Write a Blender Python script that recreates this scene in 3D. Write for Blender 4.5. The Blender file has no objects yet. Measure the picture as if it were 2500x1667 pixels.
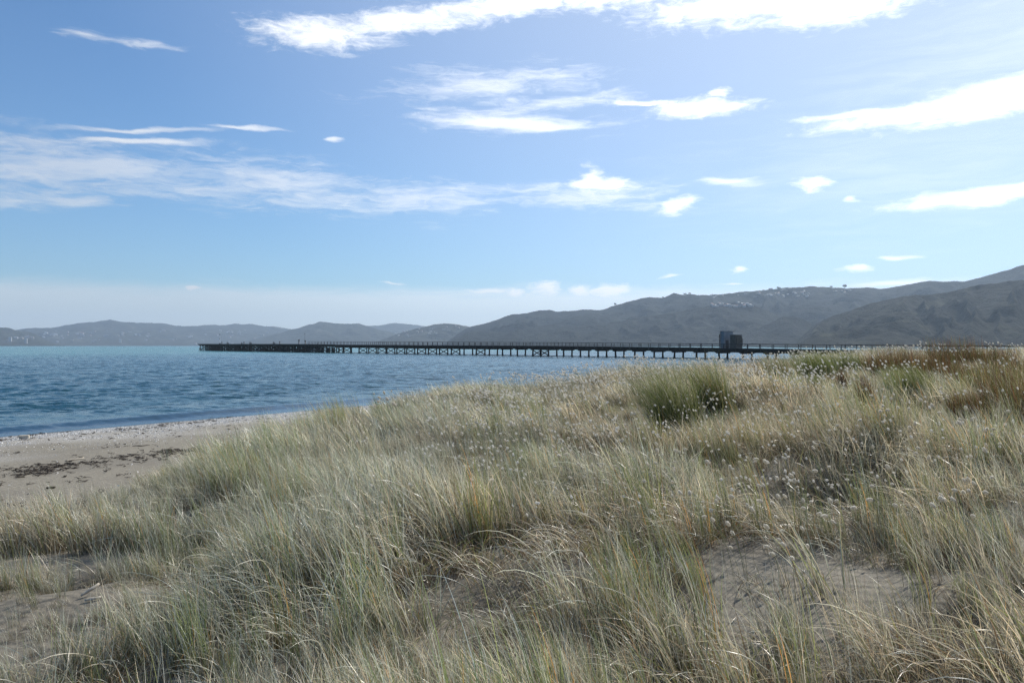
import bpy, math, random
import numpy as np
from mathutils import Vector, Matrix

random.seed(7)
rng = np.random.default_rng(11)
D2R = math.radians
scene = bpy.context.scene
COL = scene.collection

# ------------------------------------------------------------------ camera, light, exposure
FPX, CX, HY, H = 1944.4, 1250.0, 843.5, 3.0      # photo pixels: focal length, centre, horizon row; eye height over the water
cam = bpy.data.objects.new('camera', bpy.data.cameras.new('camera'))
COL.objects.link(cam); scene.camera = cam
cam.data.lens = 28.0; cam.data.sensor_width = 36.0
cam.data.clip_start = 0.05; cam.data.clip_end = 40000
cam.location = (0, 0, H); cam.rotation_euler = (D2R(90) + math.atan(10 / FPX), 0, 0)

SUN_AZ, SUN_EL = D2R(43), D2R(41)
SUN_DIR = Vector((math.sin(SUN_AZ) * math.cos(SUN_EL), math.cos(SUN_AZ) * math.cos(SUN_EL), math.sin(SUN_EL)))
sun = bpy.data.objects.new('sun', bpy.data.lights.new('sun', 'SUN'))
COL.objects.link(sun)
sun.data.energy = 5.0; sun.data.angle = D2R(0.5); sun.data.color = (1.0, 0.955, 0.88)
sun.rotation_euler = SUN_DIR.to_track_quat('Z', 'Y').to_euler()
sun.location = (30, 30, 40)

scene.view_settings.view_transform = 'Standard'
scene.view_settings.look = 'None'
scene.view_settings.exposure = 0.0
scene.view_settings.gamma = 1.0
scene.view_settings.use_curve_mapping = False
scene.render.engine = 'CYCLES'
cy = scene.cycles
cy.max_bounces = 6; cy.diffuse_bounces = 2; cy.glossy_bounces = 3; cy.transmission_bounces = 4
cy.transparent_max_bounces = 6; cy.volume_bounces = 0
cy.sample_clamp_indirect = 6.0
cy.use_denoising = True
cy.denoising_prefilter = 'NONE'; cy.denoising_input_passes = 'RGB_ALBEDO_NORMAL'


# ------------------------------------------------------------------ node helper
class NT:
    def __init__(s, tree):
        s.t = tree; s.n = tree.nodes; s.l = tree.links
    def new(s, kind, **kw):
        nd = s.n.new(kind)
        for k, v in kw.items(): setattr(nd, k, v)
        return nd
    def put(s, sock, v):
        if v is None: return
        if isinstance(v, bpy.types.NodeSocket): s.l.new(v, sock)
        elif isinstance(v, (tuple, list)):
            v = tuple(v)
            if sock.type == 'RGBA' and len(v) == 3: v = v + (1,)
            sock.default_value = v
        else: sock.default_value = v
    def math(s, op, a, b=None, c=None, clamp=False):
        nd = s.new('ShaderNodeMath', operation=op); nd.use_clamp = clamp
        for i, v in enumerate((a, b, c)): s.put(nd.inputs[i], v)
        return nd.outputs[0]
    def vmath(s, op, a, b=None, out=0):
        nd = s.new('ShaderNodeVectorMath', operation=op)
        s.put(nd.inputs[0], a); s.put(nd.inputs[1], b)
        return nd.outputs[out]
    def noise(s, vec, scale, detail=4, rough=0.55, dist=0.0):
        nd = s.new('ShaderNodeTexNoise'); s.put(nd.inputs['Vector'], vec)
        nd.inputs['Scale'].default_value = scale; nd.inputs['Detail'].default_value = detail
        nd.inputs['Roughness'].default_value = rough; nd.inputs['Distortion'].default_value = dist
        return nd.outputs[0]
    def mapping(s, vec, loc=(0, 0, 0), rot=(0, 0, 0), scale=(1, 1, 1), kind='POINT'):
        nd = s.new('ShaderNodeMapping', vector_type=kind)
        s.put(nd.inputs['Vector'], vec); nd.inputs['Location'].default_value = loc
        nd.inputs['Rotation'].default_value = rot; nd.inputs['Scale'].default_value = scale
        return nd.outputs[0]
    def step(s, v, a, b, lo=0.0, hi=1.0, smooth=True):
        nd = s.new('ShaderNodeMapRange'); nd.interpolation_type = 'SMOOTHSTEP' if smooth else 'LINEAR'
        s.put(nd.inputs[0], v)
        for i, x in enumerate((a, b, lo, hi)): s.put(nd.inputs[i + 1], x)
        return nd.outputs[0]
    def mix(s, f, a, b, blend='MIX'):
        nd = s.new('ShaderNodeMix', data_type='RGBA', blend_type=blend)
        s.put(nd.inputs[0], f); s.put(nd.inputs[6], a); s.put(nd.inputs[7], b)
        return nd.outputs[2]
    def attr(s, name, kind='GEOMETRY', out='Fac'):
        nd = s.new('ShaderNodeAttribute', attribute_type=kind, attribute_name=name)
        return nd.outputs[out]
    def ramp(s, v, stops):
        nd = s.new('ShaderNodeValToRGB'); s.put(nd.inputs[0], v)
        e = nd.color_ramp.elements
        while len(e) < len(stops): e.new(0.5)
        for q, (p, c) in zip(e, stops): q.position = p; q.color = tuple(c) + (1,)
        return nd.outputs[0]
    def bump(s, h, strength, dist, normal=None):
        nd = s.new('ShaderNodeBump'); s.put(nd.inputs['Height'], h)
        nd.inputs['Strength'].default_value = strength; nd.inputs['Distance'].default_value = dist
        if normal: s.put(nd.inputs['Normal'], normal)
        return nd.outputs[0]
    def obj(s): return s.new('ShaderNodeTexCoord').outputs['Object']
    def pos(s): return s.new('ShaderNodeNewGeometry').outputs['Position']


def material(name):
    m = bpy.data.materials.new(name); m.use_nodes = True
    t = NT(m.node_tree); t.n.clear()
    out = t.new('ShaderNodeOutputMaterial')
    return m, t, out


def principled(t, out, color, rough=0.7, spec=0.3, normal=None, metallic=0.0):
    p = t.new('ShaderNodeBsdfPrincipled')
    t.put(p.inputs['Base Color'], color); t.put(p.inputs['Roughness'], rough)
    p.inputs['Specular IOR Level'].default_value = spec; p.inputs['Metallic'].default_value = metallic
    if normal: t.put(p.inputs['Normal'], normal)
    t.l.new(p.outputs[0], out.inputs['Surface'])
    return p


# ------------------------------------------------------------------ sky with clouds (directions only)
def ae(x, y):      # photo pixel -> azimuth, elevation in degrees
    a = math.atan((x - CX) / FPX)
    return math.degrees(a), math.degrees(math.atan((HY - y) * math.cos(a) / FPX))

world = bpy.data.worlds.new('World'); scene.world = world; world.use_nodes = True
w = NT(world.node_tree); w.n.clear()
wout = w.new('ShaderNodeOutputWorld'); bg = w.new('ShaderNodeBackground')
w.l.new(bg.outputs[0], wout.inputs[0])
SKY_STRENGTH = 0.1
bg.inputs[1].default_value = SKY_STRENGTH
sky = w.new('ShaderNodeTexSky', sky_type='NISHITA')
sky.sun_disc = False; sky.sun_elevation = SUN_EL; sky.sun_rotation = SUN_AZ
sky.altitude = 0; sky.air_density = 1.0; sky.dust_density = 0.4; sky.ozone_density = 3.0
gen = w.new('ShaderNodeTexCoord').outputs['Generated']
sep = w.new('ShaderNodeSeparateXYZ'); w.l.new(gen, sep.inputs[0])
az = w.math('MULTIPLY', w.math('ARCTAN2', sep.outputs[0], sep.outputs[1]), 180 / math.pi)
el = w.math('MULTIPLY', w.math('ARCSINE', sep.outputs[2]), 180 / math.pi)
cmb = w.new('ShaderNodeCombineXYZ'); w.l.new(az, cmb.inputs[0]); w.l.new(el, cmb.inputs[1])
ang = cmb.outputs[0]
warpn = w.new('ShaderNodeTexNoise'); w.put(warpn.inputs['Vector'], w.mapping(ang, scale=(0.35, 1.0, 1)))
warpn.inputs['Scale'].default_value = 0.8; warpn.inputs['Detail'].default_value = 5
warp = w.vmath('MULTIPLY', w.vmath('SUBTRACT', warpn.outputs['Color'], (0.5, 0.5, 0.5)), (3.2, 0.9, 0))
angw = w.vmath('ADD', ang, warp)
streak = w.noise(w.mapping(angw, rot=(0, 0, D2R(4)), scale=(0.10, 0.75, 1)), 1.6, 8, 0.6, 0.4)
puff = w.noise(w.mapping(angw, scale=(0.5, 1.0, 1)), 1.5, 9, 0.62, 0.1)

def ell(x, y, a, b, rot=0.0):
    """1 in the middle of an ellipse given in displayed-picture pixels, below 0 outside"""
    k = 2500 / 2352
    c = ae(x * k, y * k); sc = math.degrees(k / FPX)
    m = w.mapping(angw, loc=(c[0], c[1], 0), rot=(0, 0, D2R(rot)), scale=(a * sc, b * sc, 1), kind='TEXTURE')
    return w.math('SUBTRACT', 1.0, w.vmath('LENGTH', m, out=1))

def union(items):
    r = items[0]
    for i in items[1:]: r = w.math('MAXIMUM', r, i)
    return r

def density(shape, nz, amp, lo, hi, top):
    v = w.math('ADD', shape, w.math('MULTIPLY', w.math('SUBTRACT', nz, 0.5), amp))
    return w.step(v, lo, hi, 0.0, top)
fine = w.noise(w.mapping(angw, rot=(0, 0, D2R(-8)), scale=(0.25, 1.3, 1)), 2.2, 9, 0.66, 0.6)
soft = w.math('ADD', w.math('MULTIPLY', puff, 0.6), w.math('MULTIPLY', fine, 0.4))

solid = union([ell(*e) for e in [
    (735, 76, 200, 40, 2), (930, 46, 240, 34, 7), (1180, 8, 280, 34, 8), (1400, -30, 320, 50, 0), (1730, 0, 330, 58, 0), (1900, 12, 220, 52, -3),
    (1450, -130, 950, 100, 0),
    (1600, 247, 160, 24, -1), (1480, 235, 110, 10, -3),
    (1390, 424, 95, 22, -5), (1560, 470, 55, 22, 15)]])
smooth = union([ell(*e) for e in [(2230, 240, 360, 28, 2), (2380, 205, 330, 44, 6), (2020, 258, 190, 11, 0), (2290, 444, 250, 22, 3)]])
lens = union([ell(*e) for e in [
    (1672, 417, 100, 12, -4), (2065, 590, 48, 7, 0), (1543, 633, 50, 6, 0), (1120, 664, 80, 7, 2),
    (2045, 652, 95, 9, 3), (330, 299, 240, 9, 6), (320, 327, 175, 9, 5), (775, 320, 28, 7, 3), (1150, 285, 260, 18, -3),
    (1960, 458, 22, 7, 0), (1680, 652, 35, 4, 0), (900, 650, 45, 3, -3), (560, 294, 120, 5, 2)]])
cumul = union([ell(*e) for e in [
    (1868, 424, 44, 22, 0), (1655, 210, 24, 14, 10), (1697, 619, 27, 14, 0), (1960, 621, 44, 11, 0),
    (1250, 662, 48, 20, 0), (1345, 662, 36, 16, 0), (1402, 666, 44, 20, 0), (1180, 672, 36, 12, 0), (1350, 410, 40, 26, 60),
    (440, 662, 16, 7, 0), (1180, 668, 18, 7, 0)]])
wisp = union([ell(*e) for e in [
    (190, 82, 80, 17, 2), (320, 94, 95, 15, 4), (1120, 195, 330, 62, 4), (1180, 275, 340, 42, -2), (1290, 240, 240, 30, 5),
    (250, 390, 620, 85, -3), (620, 420, 520, 78, -5), (900, 455, 420, 56, 1), (1350, 450, 330, 44, -2), (100, 460, 260, 26, 4),
    (60, 400, 300, 60, 0)]])
veil = union([ell(*e) for e in [(2400, 80, 620, 190, 16), (2100, 380, 700, 200, 4)]])
d_solid = density(solid, soft, 2.1, -0.05, 0.85, 1.0)
d_smooth = density(smooth, soft, 1.5, -0.05, 0.70, 0.95)
d_lens = density(lens, streak, 1.4, 0.0, 0.9, 0.8)
d_cum = density(cumul, soft, 2.4, 0.0, 0.8, 0.9)
fine = w.noise(w.mapping(angw, rot=(0, 0, D2R(-8)), scale=(0.25, 1.3, 1)), 2.2, 9, 0.66, 0.6)
wn = w.math('ADD', w.math('MULTIPLY', streak, 0.55), w.math('MULTIPLY', fine, 0.45))
d_wisp = density(wisp, wn, 3.4, 0.12, 1.25, 0.62)
d_veil = density(veil, streak, 2.0, 0.0, 1.6, 0.22)
# the same broken fair-weather cloud goes on outside the frame
away = w.step(w.math('ABSOLUTE', az), 36, 55)
rest = w.noise(w.mapping(ang, scale=(0.05, 0.14, 1)), 1.0, 8, 0.6)
d_rest = w.math('MULTIPLY', w.step(rest, 0.56, 0.74, 0, 0.7), w.math('MULTIPLY', away, w.step(el, 3, 14)))
d_low = w.math('MULTIPLY', w.step(w.math('ADD', el, w.math('MULTIPLY', w.math('SUBTRACT', streak, 0.5), 1.6)), 4.5, 3.2), 0.60)
inv = 1.0
for dsty in (d_solid, d_smooth, d_lens, d_cum, d_wisp, d_veil, d_rest, d_low):
    inv = w.math('MULTIPLY', inv, w.math('SUBTRACT', 1.0, dsty))
cover = w.math('SUBTRACT', 1.0, inv)
# cloud brightness: brighter towards the sun
sd = w.new('ShaderNodeCombineXYZ')
for i in range(3): sd.inputs[i].default_value = SUN_DIR[i]
ca = w.vmath('DOT_PRODUCT', gen, sd.outputs[0], out=1)
lum = w.step(ca, 0.35, 1.0, 8.4, 17.0, smooth=False)
ccol = w.vmath('MULTIPLY', (0.96, 0.985, 1.03), w.new('ShaderNodeCombineXYZ').outputs[0])
cc = ccol.node; w.n.remove(cc.inputs[1].links[0].from_node)
w.l.new(lum, cc.inputs[1])
skyc = w.mix(1.0, sky.outputs[0], (0.78, 1.05, 1.26), 'MULTIPLY')
glow = w.step(ca, 0.45, 1.0, 0.0, 1.0, smooth=False)
glow = w.math('POWER', glow, 1.35)
skyc = w.mix(w.math('MULTIPLY', glow, 0.62), skyc, (9.5, 10.2, 11.5))
final = w.mix(cover, skyc, ccol)
w.l.new(final, bg.inputs[0])


# ------------------------------------------------------------------ object helpers
def tag(o, label=None, cat=None, group=None, kind=None):
    if label: o['label'] = label
    if cat: o['category'] = cat
    if group: o['group'] = group
    if kind: o['kind'] = kind
    return o

def link(o, parent=None):
    COL.objects.link(o)
    if parent: o.parent = parent
    return o

def empty(name, loc=(0, 0, 0), rz=0.0):
    o = bpy.data.objects.new(name, None); o.location = loc; o.rotation_euler = (0, 0, rz)
    o.empty_display_size = 0.2
    return link(o)

def mesh_np(name, verts, faces, mat, smooth=False):
    me = bpy.data.meshes.new(name)
    verts = np.asarray(verts, dtype=np.float32)
    if isinstance(faces, np.ndarray):
        nf, k = faces.shape
        me.vertices.add(len(verts)); me.vertices.foreach_set('co', verts.ravel())
        me.loops.add(nf * k); me.loops.foreach_set('vertex_index', faces.astype(np.int32).ravel())
        me.polygons.add(nf)
        me.polygons.foreach_set('loop_start', np.arange(0, nf * k, k, dtype=np.int32))
        me.polygons.foreach_set('loop_total', np.full(nf, k, dtype=np.int32))
        me.update(calc_edges=True)
    else:
        me.from_pydata([tuple(v) for v in verts], [], faces); me.update()
    if mat: me.materials.append(mat)
    if smooth: me.polygons.foreach_set('use_smooth', np.ones(len(me.polygons), dtype=bool))
    return me

def fattr(me, name, vals):
    a = me.attributes.new(name, 'FLOAT', 'POINT'); a.data.foreach_set('value', np.asarray(vals, dtype=np.float32))

def cattr(me, name, cols):
    a = me.attributes.new(name, 'FLOAT_COLOR', 'POINT')
    c = np.ones((len(cols), 4), dtype=np.float32); c[:, :3] = cols
    a.data.foreach_set('color', c.ravel())

class MB:
    """collects boxes, beams and tubes into one mesh"""
    def __init__(s): s.v = []; s.f = []
    def add(s, vs, fs):
        b = len(s.v); s.v += [tuple(v) for v in vs]; s.f += [tuple(i + b for i in f) for f in fs]
    def box(s, cx, cy_, cz, sx, sy, sz, ax=None, ay=None):
        ax = Vector(ax or (1, 0, 0)); ay = Vector(ay or (0, 1, 0)); az_ = ax.cross(ay); c = Vector((cx, cy_, cz))
        vs = [c + ax * (i * sx / 2) + ay * (j * sy / 2) + az_ * (k * sz / 2) for k in (-1, 1) for j in (-1, 1) for i in (-1, 1)]
        s.add(vs, [(0, 2, 3, 1), (4, 5, 7, 6), (0, 1, 5, 4), (2, 6, 7, 3), (0, 4, 6, 2), (1, 3, 7, 5)])
        return s
    def beam(s, p, q, wd, ht, up=(0, 0, 1)):
        p = Vector(p); q = Vector(q); d = (q - p).normalized(); u = Vector(up)
        r = d.cross(u).normalized() * wd / 2; u = r.normalized().cross(d).normalized() * ht / 2
        vs = [e + i * r + j * u for e in (p, q) for i, j in ((-1, -1), (1, -1), (1, 1), (-1, 1))]
        s.add(vs, [(0, 1, 2, 3), (7, 6, 5, 4), (0, 4, 5, 1), (1, 5, 6, 2), (2, 6, 7, 3), (3, 7, 4, 0)])
        return s
    def sweep(s, pts, wd, ht):
        n = len(pts)
        for i, p in enumerate(pts):
            p = Vector(p); a = Vector(pts[max(i - 1, 0)]); b = Vector(pts[min(i + 1, n - 1)])
            d = (b - a).normalized(); r = d.cross(Vector((0, 0, 1))).normalized() * wd / 2
            u = Vector((0, 0, ht / 2))
            s.v += [tuple(p + i_ * r + j_ * u) for i_, j_ in ((-1, -1), (1, -1), (1, 1), (-1, 1))]
        b0 = len(s.v) - 4 * n
        for i in range(n - 1):
            for k in range(4):
                a = b0 + 4 * i + k; b = b0 + 4 * i + (k + 1) % 4
                s.f.append((a, b, b + 4, a + 4))
        s.f.append((b0 + 3, b0 + 2, b0 + 1, b0)); s.f.append(tuple(b0 + 4 * (n - 1) + k for k in range(4)))
        return s
    def tube(s, pts, rads, sides=8):
        n = len(pts); b0 = len(s.v); prev = None
        for i, p in enumerate(pts):
            p = Vector(p); d = (Vector(pts[min(i + 1, n - 1)]) - Vector(pts[max(i - 1, 0)])).normalized()
            if prev is None:
                ref = Vector((1, 0, 0)) if abs(d.z) > 0.9 else Vector((0, 0, 1)); r = d.cross(ref).normalized()
            else: r = (prev - d * prev.dot(d)).normalized()
            prev = r; u = d.cross(r)
            for k in range(sides):
                a = 2 * math.pi * k / sides
                s.v.append(tuple(p + (r * math.cos(a) + u * math.sin(a)) * rads[i]))
        for i in range(n - 1):
            for k in range(sides):
                a = b0 + sides * i + k; b = b0 + sides * i + (k + 1) % sides
                s.f.append((a, b, b + sides, a + sides))
        s.f.append(tuple(b0 + k for k in reversed(range(sides)))); s.f.append(tuple(b0 + sides * (n - 1) + k for k in range(sides)))
        return s
    def mesh(s, name, mat, smooth=False): return mesh_np(name, s.v, s.f, mat, smooth)
    def build(s, name, mat, parent=None, smooth=False):
        return link(bpy.data.objects.new(name, s.mesh(name, mat, smooth)), parent)


# ------------------------------------------------------------------ numpy noise
def _h(ix, iy, seed):
    n = (ix.astype(np.int64) * 374761393 + iy.astype(np.int64) * 668265263 + seed * 144269) & 0x7fffffff
    n = (n ^ (n >> 13)) * 1274126177 & 0x7fffffff
    return ((n ^ (n >> 16)) & 0xffff) / 65535.0

def vnoise(x, y, seed=0):
    ix = np.floor(x); iy = np.floor(y); fx = x - ix; fy = y - iy
    fx = fx * fx * fx * (fx * (fx * 6 - 15) + 10); fy = fy * fy * fy * (fy * (fy * 6 - 15) + 10)
    a = _h(ix, iy, seed); b = _h(ix + 1, iy, seed); c = _h(ix, iy + 1, seed); d = _h(ix + 1, iy + 1, seed)
    return (a + (b - a) * fx) * (1 - fy) + (c + (d - c) * fx) * fy

def fbm(x, y, oct=4, seed=0):
    s = 0; a = 0.5; t = 0
    for i in range(oct):
        s = s + a * vnoise(x * 2 ** i + 17.3 * i, y * 2 ** i - 9.1 * i, seed + i); t += a; a *= 0.5
    return s / t

def sst(x, a, b):
    t = np.clip((x - a) / (b - a), 0, 1); return t * t * (3 - 2 * t)


# ------------------------------------------------------------------ the lie of the land
SHORE = np.array([(-900, -700), (-200, -190), (-60, -38), (-36, -2.4), (-16.8, 26.1), (-9.8, 36.4), (10, 66), (38, 108), (67, 150), (100, 184), (160, 215),
                  (400, 270), (1200, 380), (3000, 560), (13000, 1500)], float)
EDGE = np.array([(-900, -760), (-200, -230), (-40, -60), (-14, -18), (-7.6, -4), (-6.2, 3), (-6.8, 8), (-6.3, 12.5), (-5.8, 17.5), (-4.7, 22), (-2.4, 28), (3.5, 31.5), (7.4, 34), (14, 40),
                 (30, 62), (60, 105), (120, 150), (400, 230), (3000, 520), (13000, 1400)], float)

def polydist(P, x, y):
    best = np.full(x.shape, 1e9); side = np.zeros(x.shape)
    for (ax, ay), (bx, by) in zip(P[:-1], P[1:]):
        dx, dy = bx - ax, by - ay; L2 = dx * dx + dy * dy
        t = np.clip(((x - ax) * dx + (y - ay) * dy) / L2, 0, 1)
        px, py = x - ax - t * dx, y - ay - t * dy
        d = np.hypot(px, py); sg = np.sign(dy * (x - ax) - dx * (y - ay))
        m = d < best - 1e-9
        best = np.where(m, d, best); side = np.where(m, sg, side)
    return best * side     # positive on the land side

def ground_z(x, y, parts=False):
    x = np.asarray(x, float); y = np.asarray(y, float)
    ds = polydist(SHORE, x, y); s = polydist(EDGE, x, y)
    wig = (fbm(x / 5.0, y / 5.0, 3, 5) - 0.5) * 2.4
    ds2 = ds + wig * 0.25
    beach = np.where(ds2 > 0, 0.052 * ds2 - 0.0008 * np.clip(ds2, 0, 20) ** 2, 0.07 * ds2)
    beach = np.clip(beach, -2.2, 0.72)
    beach = beach + 0.03 * (fbm(x / 1.7, y / 1.7, 3, 21) - 0.5) * sst(ds, 1, 6)
    T = 1.38 + 0.42 * sst(x, 0.5, 5.5) * sst(y, 1.5, 7) + 0.32 * sst(x, 2, 12) * sst(y, 8, 22) + 0.16 * sst(y, 8, 24)
    T = T + 0.52 * (fbm(x / 2.9, y / 2.9, 3, 3) - 0.5) + 0.22 * (fbm(x / 1.1, y / 1.1, 2, 9) - 0.5)
    T = T - .50 * sst(-x, 0.6, 3.0) * (1 - sst(y, 9, 13))
    for cx, cy_, r, a in HUMPS: T = T + a * np.exp(-((x - cx) ** 2 + (y - cy_) ** 2) / (r * r))
    s2 = s + wig * 0.35
    z = beach + (T - beach) * sst(s2, -0.4, 3.4)
    if parts: return z, ds, s
    return z

HUMPS = [(14, 22, 5.5, -0.16), (-2.2, 26.5, 4.0, -0.30), (-4.0, 19.0, 2.5, -0.15), (6.5, 29.5, 5.0, -0.26), (10.5, 31, 4.0, -0.18), (-0.9, 4.6, 0.9, -0.16), (3.2, 7.6, 0.9, -0.38), (4.3, 9.0, 0.9, 0.2), (2.0, 5.2, 0.8, 0.10), (0, 0, 2.2, -0.05)]

def march(px, py, lift=0.0, y0=1.6, y1=70.0):
    """world point where the ray through a photo pixel meets the ground raised by lift (None if it misses)"""
    px = np.atleast_1d(np.asarray(px, float)); py = np.atleast_1d(np.asarray(py, float))
    Y = np.geomspace(y0, y1, 420)[None, :]
    X = (px[:, None] - CX) / FPX * Y; Z = H - (py[:, None] - HY) / FPX * Y
    hit = Z <= ground_z(X, Y * np.ones_like(X)) + lift
    ok = hit.any(axis=1); i = hit.argmax(axis=1)
    yy = Y[0, i]; xx = (px - CX) / FPX * yy
    return xx, yy, ground_z(xx, yy), ok


# ------------------------------------------------------------------ materials
def m_sand():
    m, t, out = material('sand_material')
    p = t.pos(); n1 = t.noise(p, 0.5, 5); n2 = t.noise(p, 9, 6, 0.65); n3 = t.noise(p, 160, 2)
    c = t.ramp(n2, [(0.25, (0.195, 0.172, 0.130)), (0.5, (0.250, 0.222, 0.170)), (0.78, (0.30, 0.270, 0.210))])
    c = t.mix(t.step(n1, 0.35, 0.7), c, t.mix(1.0, c, (0.84, 0.84, 0.86), 'MULTIPLY'))
    c = t.mix(t.step(n3, 0.62, 0.72), c, (0.10, 0.09, 0.075))
    sh = t.attr('shell'); spk = t.noise(p, 55, 3, 0.7)
    sk = t.math('MULTIPLY', sh, t.step(spk, 0.50, 0.58))
    c = t.mix(sk, c, (0.62, 0.60, 0.57))
    c = t.mix(t.math('MULTIPLY', t.attr('litter'), t.step(t.noise(p, 26, 5, 0.7), 0.33, 0.52)), c, (0.075, 0.062, 0.044))  # plant litter, toned darker to deepen the shade between tufts
    wet = t.attr('wet')
    c = t.mix(wet, c, (0.085, 0.073, 0.055))
    rip = t.new('ShaderNodeTexWave', wave_type='BANDS'); t.put(rip.inputs[0], t.mapping(p, rot=(0, 0, D2R(-60))))
    rip.inputs['Scale'].default_value = 3.2; rip.inputs['Distortion'].default_value = 5; rip.inputs['Detail'].default_value = 3
    h = t.math('ADD', t.math('MULTIPLY', n2, 0.5), t.math('ADD', t.math('MULTIPLY', n3, 0.06), t.math('MULTIPLY', rip.outputs[1], 0.10)))
    principled(t, out, c, t.step(wet, 0, 1, 0.9, 0.35), 0.25, t.bump(h, 0.7, 0.06))
    return m

def m_water():
    m, t, out = material('water_material')
    p = t.pos(); a = D2R(-38)
    cd = t.new('ShaderNodeCameraData').outputs['View Distance']
    d = t.attr('shore')
    q1 = t.mapping(p, rot=(0, 0, D2R(28)), scale=(0.6, 1.35, 1))
    tot = None
    for sc_, am, dt in ((0.06, 0.07, 2), (0.36, 0.34, 3), (1.3, 1.0, 3), (4.5, 0.9, 2)):
        nn = t.new('ShaderNodeTexNoise'); t.put(nn.inputs['Vector'], q1); nn.inputs['Scale'].default_value = sc_; nn.inputs['Detail'].default_value = dt
        v_ = t.vmath('MULTIPLY', t.vmath('SUBTRACT', nn.outputs['Color'], (0.5, 0.5, 0.5)), (am * 0.8, am * 1.25, 0))
        tot = v_ if tot is None else t.vmath('ADD', tot, v_)
    calm = t.step(d, 0.2, 7.0, 0.10, 1.0)
    gust = t.math('MULTIPLY', calm, t.step(t.noise(t.mapping(p, rot=(0, 0, D2R(28)), scale=(0.25, 1, 1)), 0.03, 4), 0.3, 0.7, 0.65, 1.35))
    sc3 = t.vmath('SCALE', tot); t.l.new(gust, sc3.node.inputs['Scale'])
    nrm = t.vmath('NORMALIZE', t.vmath('ADD', sc3, t.new('ShaderNodeNewGeometry').outputs['Normal']))
    cloud = t.noise(t.mapping(p, rot=(0, 0, D2R(30)), scale=(0.3, 1, 1)), 0.02, 4)
    far = t.step(t.math('ADD', d, t.math('MULTIPLY', t.math('SUBTRACT', cloud, 0.5), 160)), 110, 330)
    c = t.mix(far, (0.006, 0.055, 0.076), (0.020, 0.155, 0.145))
    c = t.mix(t.step(d, 4.5, 0.2), c, (0.012, 0.032, 0.050))
    b = principled(t, out, c, 0.16, 0.5, nrm)
    b.inputs['IOR'].default_value = 1.333
    return m

def m_blade(name, rough=0.30, trans=0.33, sheen=1.0):
    m, t, out = material(name)
    col = t.attr('Col', out='Color'); tint = t.attr('tint', 'INSTANCER'); bright = t.attr('bright', 'INSTANCER')
    warm = t.mix(1.0, col, (1.07, 0.99, 0.88), 'MULTIPLY'); cool = t.mix(1.0, col, (0.95, 1.0, 0.93), 'MULTIPLY')
    c = t.mix(tint, cool, warm)
    c = t.vmath('SCALE', c); c.node.inputs['Scale'].default_value = 1; t.l.new(t.math('ADD', 0.92, t.math('MULTIPLY', bright, 0.90)), c.node.inputs['Scale'])
    p = t.new('ShaderNodeBsdfPrincipled'); t.put(p.inputs['Base Color'], c)
    p.inputs['Roughness'].default_value = rough; p.inputs['Specular IOR Level'].default_value = sheen
    tr = t.new('ShaderNodeBsdfTranslucent'); t.put(tr.inputs[0], t.mix(1.0, c, (1.0, 0.98, 0.90), 'MULTIPLY'))
    mx = t.new('ShaderNodeMixShader'); mx.inputs[0].default_value = trans
    t.l.new(p.outputs[0], mx.inputs[1]); t.l.new(tr.outputs[0], mx.inputs[2]); t.l.new(mx.outputs[0], out.inputs[0])
    return m

def m_simple(name, c1, c2, scale=3.0, rough=0.8, spec=0.25, bump=0.3, bd=0.02, stretch=(1, 1, 1)):
    m, t, out = material(name)
    n = t.noise(t.mapping(t.obj(), scale=stretch), scale, 6, 0.65)
    principled(t, out, t.mix(t.step(n, 0.3, 0.7), c1, c2), rough, spec, t.bump(n, bump, bd))
    return m

def m_hill(name, c1, c2, c3, sc=1.0):
    m, t, out = material(name)
    p = t.pos()
    n1 = t.noise(p, 0.0035 * sc, 6, 0.6); n2 = t.noise(p, 0.05 * sc, 5, 0.7); n3 = t.noise(p, 0.011 * sc, 6, 0.65, 0.4)
    c = t.mix(t.step(n2, 0.35, 0.68), c1, c2)
    c = t.mix(t.math('MULTIPLY', t.step(n3, 0.53, 0.66), t.step(n1, 0.42, 0.56)), c, c3)
    principled(t, out, c, 0.95, 0.08, t.bump(n2, 1.0, 14.0))
    return m

SAND = m_sand(); WATER = m_water()
BLADE = m_blade('grass_blade_material'); RUSH = m_blade('rush_material', 0.5, 0.3, 0.35)
TIMBER = m_simple('weathered_pier_timber', (0.030, 0.026, 0.022), (0.065, 0.057, 0.048), 1.3, 0.85, 0.2, 0.6, 0.03, (1, 1, 0.2))
RAILWOOD = m_simple('grey_rail_timber', (0.075, 0.07, 0.064), (0.14, 0.13, 0.12), 2, 0.85)
PILEWOOD = m_simple('dark_pile_timber', (0.022, 0.020, 0.016), (0.055, 0.048, 0.038), 2.0, 0.7, 0.3, 0.6, 0.03, (1, 1, 0.3))
DRIFT = m_simple('bleached_driftwood', (0.42, 0.36, 0.28), (0.62, 0.56, 0.46), 14, 0.85, 0.2, 0.5, 0.01, (0.15, 1, 1))
WEED = m_simple('dried_seaweed', (0.020, 0.015, 0.010), (0.06, 0.04, 0.024), 8, 0.7, 0.4)
SHELL = m_simple('shell_material', (0.62, 0.60, 0.56), (0.80, 0.78, 0.74), 20, 0.5, 0.4, 0.1)
METAL = m_simple('dark_painted_iron', (0.02, 0.02, 0.022), (0.05, 0.045, 0.042), 6, 0.5, 0.5)
WHITEP = m_simple('white_painted_steel', (0.70, 0.71, 0.70), (0.80, 0.80, 0.79), 3, 0.4, 0.5, 0.05)


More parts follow.
